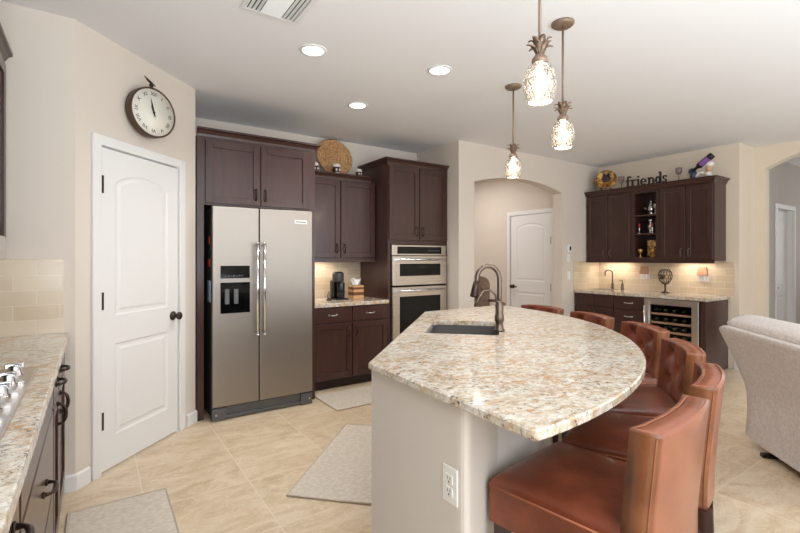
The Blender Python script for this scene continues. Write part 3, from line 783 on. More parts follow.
strip_light('slim light under the right bar wall cabinet', UM, 1.18, 1.52, 0.20, 1.315, 2.0)
strip_light('slim light under the wall cabinet above the coffee maker', KU, 1.85, 2.25, 0.2, 1.335, 2.4)

# ------------------------------------------------------------------ island
OX, OY = 0.90, 2.80
def pol(a, r): return (OX + r * math.cos(a), OY + r * math.sin(a))
pa, pb = (0.915, 1.565), (2.135, 2.785)
cA, cB = (0.885, 0.71), (2.99, 2.815)
a0 = math.atan2(cA[1] - OY, cA[0] - OX); a1 = math.atan2(cB[1] - OY, cB[0] - OX)
r0 = math.hypot(cA[0] - OX, cA[1] - OY)
arc = [pol(a0 + (a1 - a0) * i / 48, r0) for i in range(49)]
def round_corner(p, c, q, r_, n=5):
    p, c, q = Vector(p), Vector(c), Vector(q)
    A = c + (p - c).normalized() * r_; B = c + (q - c).normalized() * r_
    return [tuple(A * (1 - u) ** 2 + c * 2 * u * (1 - u) + B * u * u) for u in [k / n for k in range(n + 1)]]
outline = [pa] + round_corner(pa, arc[0], arc[1], 0.025) + arc[1:-1] + round_corner(arc[-2], arc[-1], pb, 0.025) + [pb]
# sink hole (diagonal frame)
SK = FR(1.862, 2.038, 0, 45)
hole = []
for sx, sy, ao in ((1, 1, 0), (-1, 1, 90), (-1, -1, 180), (1, -1, 270)):
    for k in range(5):
        an = math.radians(ao + k * 22.5); hole.append((SK @ Vector((sx * 0.238 + 0.03 * math.cos(an), sy * 0.175 + 0.03 * math.sin(an), 0)))[:2])
def slab_hole(outer, inner, z0, z1, ease=0.005):
    b = MB(); bm = b.bm
    def loop(pts, z): return [b.v((x, y, z)) for x, y in pts]
    c = Vector((1.7, 1.9))
    def inset(pts, d):
        P = [Vector(p) for p in pts]; n = len(P); out = []
        area_ = sum(P[i].x * P[(i + 1) % n].y - P[(i + 1) % n].x * P[i].y for i in range(n)); sg = 1 if area_ > 0 else -1
        for i in range(n):
            e0 = (P[i] - P[i - 1]).normalized(); e1 = (P[(i + 1) % n] - P[i]).normalized()
            n0 = Vector((-e0.y, e0.x)) * sg; n1 = Vector((-e1.y, e1.x)) * sg
            m = (n0 + n1).normalized(); out.append(P[i] + m * d / max(0.4, m.dot(n0)))
        return [(p.x, p.y) for p in out]
    rings_ = [loop(inset(outer, ease), z0), loop(outer, z0 + ease), loop(outer, z1 - ease), loop(inset(outer, ease), z1)]
    n = len(outer)
    for A, B in zip(rings_[:-1], rings_[1:]):
        for i in range(n): b.f([A[i], A[(i + 1) % n], B[(i + 1) % n], B[i]])
    hr = [loop(inner, z0), loop(inner, z1)]; m = len(inner)
    for i in range(m): b.f([hr[0][i], hr[0][(i + 1) % m], hr[1][(i + 1) % m], hr[1][i]])
    for O, I in ((rings_[0], hr[0]), (rings_[-1], hr[1])):
        es = []
        for L in (O, I):
            for i in range(len(L)):
                e = bm.edges.get((L[i], L[(i + 1) % len(L)])) or bm.edges.new((L[i], L[(i + 1) % len(L)])); es.append(e)
        bmesh.ops.triangle_fill(bm, use_beauty=True, use_dissolve=False, edges=es)
    return b
solo(slab_hole(outline, hole, 0.90, 0.93), 'island_worktop', GRAN, 'large fan-shaped granite worktop of the island with the sink', 'countertop', base=(1.7, 1.9, 0.90))
t = thing('kitchen_island', 'painted island base under the fan-shaped granite worktop', 'island', (1.6, 1.9, 0))
RB = 1.69
bx0 = (0.95, 1.60)
n = 40; s0 = -math.acos(0.05 / RB); s1 = -math.asin(0.05 / RB)
arcb = [pol(s0 + (s1 - s0) * i / n, RB) for i in range(n + 1)]
arcb = [p for p in arcb if p[0] > 1.2]
arcb = round_corner(bx0, (0.95, 1.025), (1.2, 1.135), 0.045) + arcb
b = MB(); b.prism([bx0] + arcb + [(2.115, 2.77)], 0.0, 0.898)
# hollow where the basin hangs is hidden below the worktop
b.build('knee_wall', m_wall('island_paint', (214, 206, 197)), t)
b = MB(); b.sweep([(2.66, 2.795)] + list(reversed(arcb)) + [(0.95, 1.60)], [(-o, z) for o, z in BP]) if False else b.box(0.9, 0.9, 1, 1, 0, 0)
b.bm.clear(); b.sweep([bx0] + arcb, [(o, z) for o, z in BP]); b.build('base_trim', WHITE, t)
DM = FR(0.95, 1.60, 0, 45)
for k in range(3):
    M2 = DM
    bb_ = MB(FR(0, 0, 0, 0)); 
    F2 = Matrix.Translation((2.115, 2.77, 0)) @ Matrix.Rotation(math.radians(225), 4, 'Z')
    L3 = (math.hypot(2.115 - 0.95, 2.77 - 1.60) - 0.12) / 3
    dd = MB(F2); shaker(dd, k * L3 + 0.01, (k + 1) * L3 - 0.01, 0.12, 0.86, 0.0); d = dd.build('door', ESP, t); pull(F2, d, k * L3 + 0.06, 0.76, -0.02)
# sink basin
t = thing('sink', 'dark grey undermount sink set in the island worktop', 'sink', (1.885, 2.02, 0.70))
b = MB(SK); hx, hy = 0.275, 0.212
b.sheet(lambda u, v: (-hx + 2 * hx * u, -hy + 2 * hy * v, 0.7), 1, 1, False)
def wallq(p, q):
    b.f([b.v((*p, 0.7)), b.v((*q, 0.7)), b.v((*q, 0.899)), b.v((*p, 0.899))])
wallq((-hx, -hy), (hx, -hy)); wallq((hx, -hy), (hx, hy)); wallq((hx, hy), (-hx, hy)); wallq((-hx, hy), (-hx, -hy))
b.build('basin', SINKM, t)
b = MB(SK); b.lathe([(0, 0.701), (0.042, 0.701), (0.042, 0.706), (0.03, 0.704), (0, 0.702)], 20); b.build('drain', CHROME, t)
# the knee wall must not fill the basin: cut a well
kw = bpy.data.objects['knee_wall']
def boolean_well(obj):
    c = MB(SK); c.box(-0.285, 0.285, -0.222, 0.222, 0.68, 1.0); cut = c.build('cutter', GREY)
    cut.data.transform(WM[obj.name].inverted() if False else Matrix())
    md = obj.modifiers.new('well', 'BOOLEAN'); md.operation = 'DIFFERENCE'; md.object = cut; md.solver = 'EXACT'
    bpy.context.view_layer.update()
    dg = bpy.context.evaluated_depsgraph_get()
    me = bpy.data.meshes.new_from_object(obj.evaluated_get(dg))
    obj.modifiers.clear(); obj.data = me
    bpy.data.objects.remove(cut)
boolean_well(kw)
# faucet
t = thing('faucet', 'bronze pull-down gooseneck faucet with side lever on the island', 'faucet', (1.925, 1.805, 0.93))
FM = Matrix.Translation((1.925, 1.805, 0.93)) @ Matrix.Rotation(math.radians(150), 4, 'Z')   # local +x towards the spout
b = MB(FM); b.lathe([(0, 0), (0.031, 0), (0.031, 0.008), (0.024, 0.016), (0.021, 0.05), (0.027, 0.06), (0.027, 0.09), (0.022, 0.10), (0.024, 0.15), (0.018, 0.165), (0.0145, 0.175), (0.0, 0.176)], 20); b.build('body', PEWTER, t)
R = 0.066
pts = [(0, 0, 0.17 + i * 0.02) for i in range(7)] + [(R - R * math.cos(PI * k / 14), 0, 0.295 + R * math.sin(PI * k / 14) * 1.2) for k in range(1, 14)] + [(2 * R - 0.001, 0, 0.295), (2 * R + 0.004, 0, 0.275)]
b = MB(FM); b.tube(pts, 0.0135, 12); b.build('neck', PEWTER, t)
b = MB(FM); b.tube([(2 * R + 0.003, 0, 0.285), (2 * R + 0.007, 0, 0.262), (2 * R + 0.016, 0, 0.205), (2 * R + 0.018, 0, 0.195)], [0.016, 0.018, 0.024, 0.021], 14); b.build('spray_head', BRONZE, t)
b = MB(FM); b.tube([(0.0, -0.018, 0.13), (0, -0.035, 0.15), (0.012, -0.04, 0.205), (0.045, -0.04, 0.235), (0.085, -0.04, 0.225), (0.12, -0.038, 0.17), (0.135, -0.036, 0.14)], [0.012, 0.011, 0.007, 0.006, 0.006, 0.006, 0.008], 8); b.build('lever', PEWTER, t)
# sink-side outlet on knee wall
def outlet(name, label, M, w_=0.072, h_=0.118, kind='outlet', z=0.0):
    t = thing(name, label, 'outlet' if kind == 'outlet' else 'switch', tuple(M @ Vector((0, 0, -h_ / 2))), 0)
    b = MB(M); b.box(-w_ / 2, w_ / 2, -0.006, 0, -h_ / 2, h_ / 2, 0.003, 2); p = b.build('cover_plate', PLASTIC, t)
    b = MB(M)
    if kind == 'outlet':
        for z in (-0.02, 0.02): b.lathe([(0, 0), (0.001, 0)], 4) if False else b.box(-0.017, 0.017, -0.009, -0.005, z - 0.015, z + 0.015, 0.004)
        b.build('receptacle', PLASTIC, t)
        b = MB(M)
        for z in (-0.02, 0.02):
            for x in (-0.006, 0.006): b.box(x - 0.0012, x + 0.0012, -0.0095, -0.0085, z - 0.001, z + 0.008)
            b.box(-0.003, 0.003, -0.0095, -0.0085, z - 0.011, z - 0.006)
        b.build('slot', SLOT, t)
    else:
        b.box(-0.016, 0.016, -0.010, -0.005, -0.033, 0.033, 0.003); b.build('rocker', PLASTIC, t)
    return t
outlet('wall_outlet', 'white electrical outlet on the island base below the granite edge', FR(0.95, 1.10, 0.62, 270))

# ------------------------------------------------------------------ bar stools (local: faces +y, origin on floor under the back centre)
def stool_template():
    t = thing('bar_stool', 'brown leather bar stool', 'bar stool', (0, 0, 0), 0, 'leather stools around the island')
    SW0, SW1, D0, D1, z0, z1 = 0.222, 0.224, 0.0, 0.452, 0.475, 0.628
    r = 0.03
    ss = [0, .006, .014, .03, .06, .12, .25, .4, .5, .6, .75, .88, .94, .97, .986, .994, 1]
    def drop(d): return r - math.sqrt(max(0, r * r - (r - d) ** 2)) if d < r else 0.0
    def P(u, v):
        y = D0 + (D1 - D0) * v; hw = SW0 + (SW1 - SW0) * v; x = -hw + 2 * hw * u
        e = min(min(u, 1 - u) * 2 * hw, min(v, 1 - v) * (D1 - D0))
        bulge = 0.022 * (1 - (2 * u - 1) ** 2) * (1 - (2 * v - 1) ** 4)
        return (x, y, z1 - drop(e) + bulge)
    b = MB(); L = [[b.v(P(u, v)) for u in ss] for v in ss]; n = len(ss)
    for j in range(n - 1):
        for i in range(n - 1): b.f([L[j][i], L[j][i + 1], L[j + 1][i + 1], L[j + 1][i]], True)
    per = [L[0][i] for i in range(n)] + [L[j][-1] for j in range(1, n)] + [L[-1][i] for i in range(n - 2, -1, -1)] + [L[j][0] for j in range(n - 2, 0, -1)]
    low = [b.v((q.co.x, q.co.y, z0)) for q in per]
    for i in range(len(per)): b.f([per[i], per[(i + 1) % len(per)], low[(i + 1) % len(per)], low[i]])
    b.f(low)
    seat = b.build('seat', LEA, t)
    b = MB(); zz = z1 - 0.034
    b.tube([(-SW0 - 0.001, D0, zz), (-SW1 - 0.001, D1 + 0.001, zz), (SW1 + 0.001, D1 + 0.001, zz), (SW0 + 0.001, D0, zz)], 0.0035, 6); b.build('welt', STITCH, seat)
    # backrest
    HW, TH, zb, zt = 0.218, 0.060, 0.475, 0.905
    tufts = [(-0.11, 0.845), (0.11, 0.845), (0, 0.775), (-0.11, 0.705), (0.11, 0.705)]
    def lean(z): return -0.10 * max(0, (z - 0.55)) ** 1.15
    def yf(x, z):
        y = 0.012 + 0.028 * (x / HW) ** 2 + lean(z)
        for tx, tz in tufts: y -= 0.020 * math.exp(-((x - tx) ** 2 + (z - tz) ** 2) / (2 * 0.022 ** 2))
        for tx, tz in tufts[:2]: y -= 0.006 * math.exp(-((abs(x - tx) - abs(z - tz)) ** 2) / (2 * 0.008 ** 2)) * math.exp(-((z - tz) ** 2 + (x - tx) ** 2) / 0.008)
        return y
    def yb(x, z): return -TH + 0.024 * (x / HW) ** 2 + lean(z) * 1.05
    b = MB(); nx, nz = 36, 40
    def hw(z): return HW - 0.006 * (1 - (z - zb) / (zt - zb))
    G = lambda fn: [[b.v((-hw(zb + (zt - zb) * j / nz) + 2 * hw(zb + (zt - zb) * j / nz) * i / nx, fn(-HW + 2 * HW * i / nx, zb + (zt - zb) * j / nz), zb + (zt - zb) * j / nz + (0.006 * (1 - (2 * i / nx - 1) ** 2) if j == nz else 0))) for i in range(nx + 1)] for j in range(nz + 1)]
    A = G(yf); B = G(yb)
    for j in range(nz):
        for i in range(nx):
            b.mi = 0; b.f([A[j][i], A[j][i + 1], A[j + 1][i + 1], A[j + 1][i]], True)
            b.mi = 2; b.f([B[j][i + 1], B[j][i], B[j + 1][i], B[j + 1][i + 1]], True)
        b.mi = 1
        b.f([A[j][0], A[j + 1][0], B[j + 1][0], B[j][0]]); b.f([A[j][-1], B[j][-1], B[j + 1][-1], A[j + 1][-1]])
    for i in range(nx):
        b.mi = 2; b.f([A[-1][i], A[-1][i + 1], B[-1][i + 1], B[-1][i]], False)
        b.mi = 1; b.f([A[0][i + 1], A[0][i], B[0][i], B[0][i + 1]])
    ed = [e for e in b.bm.edges if len(e.link_faces) == 2 and e.calc_face_angle(0) > 0.9]
    bmesh.ops.bevel(b.bm, geom=ed, offset=0.009, segments=3, profile=0.5, affect='EDGES', clamp_overlap=True)
    for f in b.bm.faces: f.smooth = True
    bk = b.build('backrest', [LEA, LEAS, LEAB], t)
    b = MB()
    for fn, off in ((yf, -0.010), (yb, 0.010)):
        b.tube([(-HW + 0.012 + (2 * HW - 0.024) * i / 24, fn(-HW + 0.012 + (2 * HW - 0.024) * i / 24, zt) + off, zt + 0.0015 + 0.006 * (1 - (2 * i / 24 - 1) ** 2)) for i in range(25)], 0.0016, 5)
    for sx in (-1, 1):
        b.tube([(sx * (hw(z) + 0.0008), yb(HW, z) + 0.011, z) for z in (zb + 0.01, 0.6, 0.72, 0.84, zt - 0.012)], 0.0016, 5)
    b.build('stitching', STITCH, bk)
    for tx, tz in tufts:
        m = MB(); m.sphere((tx, yf(tx, tz) + 0.001, tz), (0.012, 0.006, 0.012), 12, 8); m.build('button', LEA, bk)
    for sx in (-1, 1):
        for y, sp_ in ((-0.03, -1), (0.415, 1)):
            x = sx * (0.20 if y < 0 else 0.202)
            m = MB(); R_ = []
            for z, h in ((0.0, 0.014), (0.475, 0.021)):
                yy = y + (sp_ * 0.02 if z == 0 and sp_ < 0 else 0); R_.append([(x - h, yy - h, z), (x + h, yy - h, z), (x + h, yy + h, z), (x - h, yy + h, z)])
            m.rings(R_, sm=False); m.build('leg', LEG, t)
    for za, pts in ((0.17, [(-0.20, 0.415), (0.20, 0.415)]), (0.23, [(-0.20, -0.035), (0.20, -0.035)]), (0.20, [(-0.21, -0.03), (-0.202, 0.415)]), (0.20, [(0.21, -0.03), (0.202, 0.415)])):
        m = MB(); (xa, ya), (xb, yb_) = pts
        dx, dy = xb - xa, yb_ - ya; l = math.hypot(dx, dy); nx_, ny_ = -dy / l * 0.009, dx / l * 0.009
        m.prism([(xa + nx_, ya + ny_), (xa - nx_, ya - ny_), (xb - nx_, yb_ - ny_), (xb + nx_, yb_ + ny_)], za, za + 0.032); m.build('stretcher', LEG, t)
    return t
st0 = stool_template()
stools = [((1.375, 0.65), 8, 'brown leather stool nearest the viewer, its pale outer back facing us'),
          ((1.935, 0.79), 21, 'brown leather stool second from the viewer, just behind the nearest one'),
          ((2.46, 1.10), 39, 'brown leather stool third from the viewer, its tufted back seen from the side'),
          ((2.945, 1.535), 56, 'brown leather stool fourth from the viewer, in front of the wine cooler'),
          ((3.20, 2.07), 69, 'brown leather stool fifth from the viewer, in front of the bar drawers'),
          ((3.34, 2.645), 85, 'brown leather stool farthest from the viewer, in front of the white hall door')]
for i, ((x, y), deg, lab) in enumerate(stools):
    o = st0 if i == 0 else copy_tree(st0)
    o.location = (x, y, 0); o.rotation_euler = (0, 0, math.radians(deg)); o['label'] = lab

# ------------------------------------------------------------------ recliner
t = thing('recliner', 'beige grey upholstered recliner seen from behind at the right edge', 'armchair', (3.90, 1.27, 0), math.radians(225))
M = WM[t.name]
b = MB(M); b.box(0.012, 1.008, 0.03, 0.88, 0.07, 0.44, 0.01, 3); b.build('base_skirt', FAB, t)
def cushion(M, x0, x1, prof, n=14, puff=0.03):
    """side profile (y,z) closed loop swept across x with softened ends"""
    b = MB(M); R = []
    cy = sum(p[0] for p in prof) / len(prof); cz = sum(p[1] for p in prof) / len(prof)
    for i in range(n + 1):
        u = i / n; e = min(u, 1 - u) * (x1 - x0)
        k = 1.0 if e > puff else (1 - puff + puff * math.sin(PI / 2 * e / puff))
        k = 1.0 - 0.05 * (1 - min(1, e / puff)) ** 2
        R.append([(x0 + (x1 - x0) * u, cy + (y - cy) * k, cz + (z - cz) * k) for y, z in prof])
    b.rings(R, True, (True, True), True)
    return b
def smooth_loop(pts, it=2):
    for _ in range(it):
        q = []
        for i in range(len(pts)):
            a, c = pts[i], pts[(i + 1) % len(pts)]
            q += [(0.8 * a[0] + 0.2 * c[0], 0.8 * a[1] + 0.2 * c[1]), (0.2 * a[0] + 0.8 * c[0], 0.2 * a[1] + 0.8 * c[1])]
        pts = q
    return pts
back = smooth_loop([(-0.004, 0.062), (0.0, 0.07), (0.014, 0.25), (0.005, 0.42), (-0.06, 0.58), (-0.13, 0.74), (-0.185, 0.852), (-0.17, 0.872), (0.10, 0.84), (0.22, 0.5), (0.22, 0.08)], 1)
bk = cushion(M, 0.0, 1.02, back, 14, 0.012).build('backrest', FAB, t)
pil = smooth_loop([(-0.15, 0.86), (-0.13, 0.915), (0.0, 0.955), (0.13, 0.92), (0.18, 0.76), (0.10, 0.74), (0.0, 0.83)])
cushion(M, 0.03, 0.99, pil).build('headrest', FAB, t)
for xa, xb in ((0.0, 0.19), (0.83, 1.02)):
    arm = smooth_loop([(0.16, 0.3), (0.16, 0.56), (0.25, 0.62), (0.80, 0.60), (0.90, 0.54), (0.90, 0.3)])
    cushion(M, xa, xb, arm).build('armrest', FAB, t)
cushion(M, 0.20, 0.82, smooth_loop([(0.2, 0.40), (0.2, 0.50), (0.85, 0.52), (0.93, 0.46), (0.92, 0.38)])).build('seat_cushion', FAB, t)
for x in (0.22, 0.80):
    b = MB(M); b.box(x - 0.02, x + 0.02, -0.015, 0.85, 0.0, 0.028, 0.003, 1); b.box(x - 0.02, x + 0.02, 0.2, 0.26, 0.028, 0.1); b.box(x - 0.02, x + 0.02, 0.6, 0.66, 0.028, 0.1); b.build('floor_rail', BLACK, t)

# ------------------------------------------------------------------ rugs
def rug(label, M, w_, h_):
    t = thing('kitchen_mat', label, 'rug', tuple(M.translation))
    b = MB(M); b.box(0.012, w_ - 0.012, 0.012, h_ - 0.012, 0.001, 0.011, 0.004); b.build('pile', RUG, t)
    b = MB(M); b.tube([(0.008, 0.008, 0.007), (w_ - 0.008, 0.008, 0.007), (w_ - 0.008, h_ - 0.008, 0.007), (0.008, h_ - 0.008, 0.007), (0.008, 0.008, 0.007)], 0.006, 6); b.build('binding', RUGB, t)
rug('grey beige mat lying beside the island on the sink side', FR(1.29, 2.055, 0, 45), 1.12, 0.565)
rug('grey beige mat on the floor in front of the dark base cabinet', FR(1.76, 3.56, 0, 0), 0.92, 0.52)
rug('grey beige mat on the floor before the cooktop cabinets, at the lower left', FR(-0.12, 1.75, 0, 0), 0.47, 1.18)

# ------------------------------------------------------------------ ceiling fittings
def recessed(x, y, label):
    t = thing('recessed_light', label, 'ceiling light', (x, y, CH), 0, 'recessed ceiling lights')
    b = MB(); b.lathe([(0.070, CH - 0.001), (0.092, CH - 0.001), (0.090, CH - 0.006), (0.072, CH - 0.009), (0.070, CH - 0.001)], 28, (x, y, 0), (False, False)); b.build('trim_ring', WHITE, t)
    b = MB(); b.lathe([(0, CH - 0.0015), (0.069, CH - 0.0015), (0.069, CH - 0.005), (0, CH - 0.006)], 28, (x, y, 0)); b.build('lamp_lens', LENS, t)
    l = bpy.data.lights.new('recessed_lamp', 'SPOT'); l.energy = 54; l.spot_size = math.radians(150); l.spot_blend = 0.9; l.shadow_soft_size = 0.07; l.color = (1.0, 0.97, 0.93)
    o = bpy.data.objects.new('recessed_lamp', l); COL.objects.link(o); o.location = (x, y, CH - 0.03)
recessed(1.21, 2.80, 'round recessed light nearest the clock and the air vent')
recessed(2.11, 2.57, 'round recessed light nearest the pendant lamps')
recessed(1.98, 3.58, 'round recessed light nearest the wicker basket')
t = thing('air_vent', 'white square ceiling air register at the top edge', 'vent', (0.83, 2.36, CH))
M = FR(0.83, 2.39, CH, 0)
b = MB(M); w_ = 0.165
b.box(-w_, w_, -w_, -w_ + 0.03, -0.008, 0, 0.002, 1); b.box(-w_, w_, w_ - 0.03, w_, -0.008, 0, 0.002, 1); b.box(-w_, -w_ + 0.03, -w_ + 0.03, w_ - 0.03, -0.008, 0, 0.002, 1); b.box(w_ - 0.03, w_, -w_ + 0.03, w_ - 0.03, -0.008, 0, 0.002, 1)
b.build('frame', WHITE, t)
b = MB(M); b.box(-w_ + 0.03, w_ - 0.03, -w_ + 0.03, w_ - 0.03, -0.002, -0.0005); b.build('backing', DGREY, t)
def louver(x0, x1, y0, y1, n, along):
    b = MB(M)
    for i in range(n):
        u = (i + 0.5) / n
        if along == 'x':
            y = y0 + (y1 - y0) * u; h = (y1 - y0) / n * 0.24
            b.f([b.v((x0, y - h, -0.002)), b.v((x1, y - h, -0.002)), b.v((x1, y + h, -0.010)), b.v((x0, y + h, -0.010))]); b.box(x0, x1, y + h - 0.001, y + h + 0.001, -0.010, -0.008)
        else:
            x = x0 + (x1 - x0) * u; h = (x1 - x0) / n * 0.24
            b.f([b.v((x - h, y0, -0.002)), b.v((x - h, y1, -0.002)), b.v((x + h, y1, -0.010)), b.v((x + h, y0, -0.010))]); b.box(x + h - 0.001, x + h + 0.001, y0, y1, -0.010, -0.008)
    b.build('louvers', WHITE, t)
louver(-0.06, 0.06, 0.0, 0.133, 6, 'x'); louver(-0.06, 0.06, -0.133, 0.0, 6, 'x'); louver(-0.133, -0.062, -0.133, 0.133, 3, 'y'); louver(0.062, 0.133, -0.133, 0.133, 3, 'y')

# pineapple pendants
def pendant_template():
    t = thing('pendant_lamp', 'pineapple pendant lamp', 'pendant lamp', (0, 0, 0), 0, 'pineapple pendants over the island')
    zc = CH
    b = MB(); b.lathe([(0, zc - 0.022), (0.05, zc - 0.022), (0.064, zc - 0.012), (0.066, zc - 0.0005), (0, zc - 0.0005)], 24); b.build('canopy', PINE, t)
    b = MB(); b.cyl((0, 0, 2.23), (0, 0, zc - 0.02), 0.0065, n=10); b.build('rod', PINE, t)
    b = MB(); b.lathe([(0, 2.235), (0.012, 2.23), (0.015, 2.20), (0.03, 2.185), (0.034, 2.172), (0.032, 2.160), (0, 2.158)], 18); sk = b.build('socket_cap', PINE, t)
    b = MB()
    for ring, (cnt, L, out) in enumerate(((6, 0.072, 0.036), (6, 0.05, 0.045))):
        for k in range(cnt):
            a = 2 * PI * (k + 0.5 * ring) / cnt; c, s = math.cos(a), math.sin(a); R_ = []
            for i in range(7):
                u = i / 6; r_ = 0.012 + out * (u ** 1.6); z = 2.192 + L * math.sin(u * PI * 0.62) * (1.0 if ring == 0 else 0.9); hw_ = 0.015 * math.sin(PI * (0.18 + 0.80 * u)) + 0.001
                for_ = []
                R_.append([(c * r_ - s * hw_ * q, s * r_ + c * hw_ * q, z + (0.003 if q == 0 else 0) + dz) for q, dz in ((-1, 0), (0, 0.002), (1, 0), (0, -0.004))])
            b.rings(R_)
    b.build('leaf_crown', PINE, sk)
    b = MB(); b.lathe([(0.030, 2.160), (0.045, 2.150), (0.060, 2.125), (0.068, 2.090), (0.066, 2.050), (0.058, 2.018), (0.050, 2.000), (0.047, 2.002), (0.055, 2.020), (0.063, 2.052), (0.065, 2.090), (0.057, 2.123), (0.043, 2.146), (0.030, 2.155)], 32, caps=(False, False)); b.build('glass_shade', CRACK, t)
    b = MB(); b.sphere((0, 0, 2.075), (0.024, 0.024, 0.03), 14, 10); b.cyl((0, 0, 2.10), (0, 0, 2.16), 0.012, n=12); b.build('bulb', BULB, t)
    return t
p0 = pendant_template()
for i, ((x, y), lab) in enumerate((((1.537, 1.215), 'largest pineapple pendant lamp, its rod running off the top of the photo'),
                                   ((2.29, 1.645), 'pineapple pendant lamp on the right, with its canopy in view'),
                                   ((2.80, 2.475), 'smallest pineapple pendant lamp, in front of the arch'))):
    o = p0 if i == 0 else copy_tree(p0)
    o.location = (x, y, 0); o['label'] = lab
    l = bpy.data.lights.new('pendant_bulb', 'POINT'); l.energy = 5; l.color = (1, 0.85, 0.66); l.shadow_soft_size = 0.03
    lo = bpy.data.objects.new('pendant_bulb', l); COL.objects.link(lo); lo.location = (x, y, 1.985)

# ------------------------------------------------------------------ clock on the pantry wall
CM = PW @ Matrix.Translation((0.52, -0.046, 2.352)) @ Matrix.Rotation(math.radians(-14), 4, 'Z') @ Matrix.Rotation(PI / 2, 4, 'X') @ Matrix.Diagonal((0.945, 0.945, 1.0, 1))     # local z out of the wall
t = thing('wall_clock', 'round bronze pocket-watch style wall clock above the white pantry door', 'clock', tuple(CM.translation))
b = MB(CM); b.lathe([(0, 0.002), (0.17, 0.002), (0.180, 0.010), (0.180, 0.058), (0.177, 0.064), (0.170, 0.064), (0.168, 0.056), (0, 0.054)], 48); b.build('case', BRONZE if False else base_mat('clock_bronze', (88, 66, 52), 0.45, metal=0.4), t)
b = MB(CM); b.lathe([(0, 0.0545), (0.1675, 0.0545), (0.1675, 0.0565), (0, 0.0565)], 48); b.build('dial', DIAL, t)
for k, s_ in enumerate(('XII', 'I', 'II', 'III', 'IIII', 'V', 'VI', 'VII', 'VIII', 'IX', 'X', 'XI')):
    a = PI / 2 - 2 * PI * k / 12; b = MB(CM)
    b.text(s_, 0.036, 0.001, Matrix.Translation((0.132 * math.cos(a), 0.132 * math.sin(a), 0.0572)) @ Matrix.Rotation(a - PI / 2, 4, 'Z') @ Matrix.Diagonal((1.1, 1, 1, 1)))
    b.build('numeral', INK, t)
for nm, ang, L, wd in (('hour_hand', math.radians(90 + 18), 0.062, 0.008), ('minute_hand', math.radians(90 + 14), 0.100, 0.005)):
    b = MB(CM @ Matrix.Translation((0, 0, 0.060)) @ Matrix.Rotation(ang, 4, 'Z'))
    b.prism([(-0.03, -wd * 0.5), (L * 0.6, -wd), (L, 0), (L * 0.6, wd), (-0.03, wd * 0.5)], 0, 0.0015); b.lathe([(0, 0), (0.009, 0), (0.009, 0.003), (0, 0.003)], 14); b.build(nm, INK, t)
b = MB(CM); b.cyl((0, 0.176, 0.034), (0, 0.198, 0.034), 0.012, n=14); b.sphere((0, 0.204, 0.034), 0.015, 14, 8)
b.tube([(-0.055, 0.252, 0.034), (-0.03, 0.238, 0.034), (0, 0.222, 0.034), (0.032, 0.205, 0.034)], [0.003, 0.005, 0.006, 0.003], 8)
b.tube([(-0.05, 0.25, 0.034), (-0.03, 0.226, 0.034), (0, 0.212, 0.034)], 0.003, 6); b.build('crown_ring', BRONZE, t)

# ------------------------------------------------------------------ switches by the arch
t = thing('thermostat', 'white wall control with a dark screen beside the arch, above two switches', 'thermostat', (5.66, 3.97, 1.43))
AM = FR(5.66, 3.97, 0, 0)
b = MB(AM); b.box(-0.05, 0.05, -0.02, 0, 1.43, 1.54, 0.004); b.build('housing', PLASTIC, t)
b = MB(AM); b.box(0.0, 0.035, -0.022, -0.018, 1.46, 1.52, 0.002); b.build('screen', BGLASS, t)
outlet('wall_switch', 'white wall switch beside the arch, just under the thermostat', FR(5.66, 3.97, 1.35, 0), kind='switch')
outlet('wall_switch', 'white wall switch beside the arch, the lower of the two', FR(5.66, 3.97, 1.10, 0), kind='switch')

# ------------------------------------------------------------------ things on the kitchen cabinets and worktop
BK = Matrix.Translation((2.275, 4.63, 2.275)) @ Matrix.Rotation(math.radians(-14), 4, 'X') @ Matrix.Translation((0, 0, 0.226)) @ Matrix.Rotation(PI / 2, 4, 'X') @ Matrix.Diagonal((1.06, 1.06, 1.06, 1))
b = MB(); 
prof = [(0.0, 0.0), (0.08, 0.0), (0.10, 0.012), (0.12, 0.01), (0.19, 0.035), (0.205, 0.04), (0.21, 0.034), (0.205, 0.026), (0.12, -0.006), (0.0, -0.012)]
b.lathe(prof, 40); o = b.build('wicker_basket', WICK); o.matrix_world = BK; o['label'] = 'round woven wicker basket leaning on the wall atop the dark cabinet'; o['category'] = 'basket'
def skull_jar(x, y, lab, s=1.0):
    t = thing('ceramic_mug', lab, 'mug', (x, y, 2.272), 0, 'small mugs on the kitchen cabinet')
    M = Matrix.Translation((x, y, 2.272)) @ Matrix.Diagonal((s, s, s, 1))
    b = MB(M); b.lathe([(0, 0), (0.034, 0), (0.042, 0.015), (0.044, 0.06), (0.040, 0.085), (0, 0.085)], 20); b.build('body', BROWNC, t)
    b = MB(M); b.lathe([(0, 0.083), (0.043, 0.085), (0.044, 0.105), (0.034, 0.122), (0, 0.128)], 20); b.build('cream_top', CERW, t)
    b = MB(M)
    for sx in (-0.018, 0.018): b.sphere((sx, -0.040, 0.055), (0.011, 0.008, 0.014), 10, 6)
    b.box(-0.02, 0.02, -0.046, -0.036, 0.014, 0.026, 0.003); b.build('face_relief', CERW, t)
skull_jar(1.99, 4.56, 'brown and white mug partly hidden by the refrigerator cabinet crown', 0.95)
skull_jar(2.235, 4.53, 'brown and white mug standing in front of the wicker basket', 1.05)
skull_jar(2.53, 4.55, 'brown and white mug at the right, next to the oven tower', 0.85)
t = thing('coffee_maker', 'black single-serve coffee maker on the worktop beside the refrigerator', 'coffee maker', (2.23, 4.5, 0.89))
b = MB(); b.box(2.165, 2.335, 4.42, 4.62, 0.8905, 0.905, 0.006); b.build('drip_base', BLACK, t)
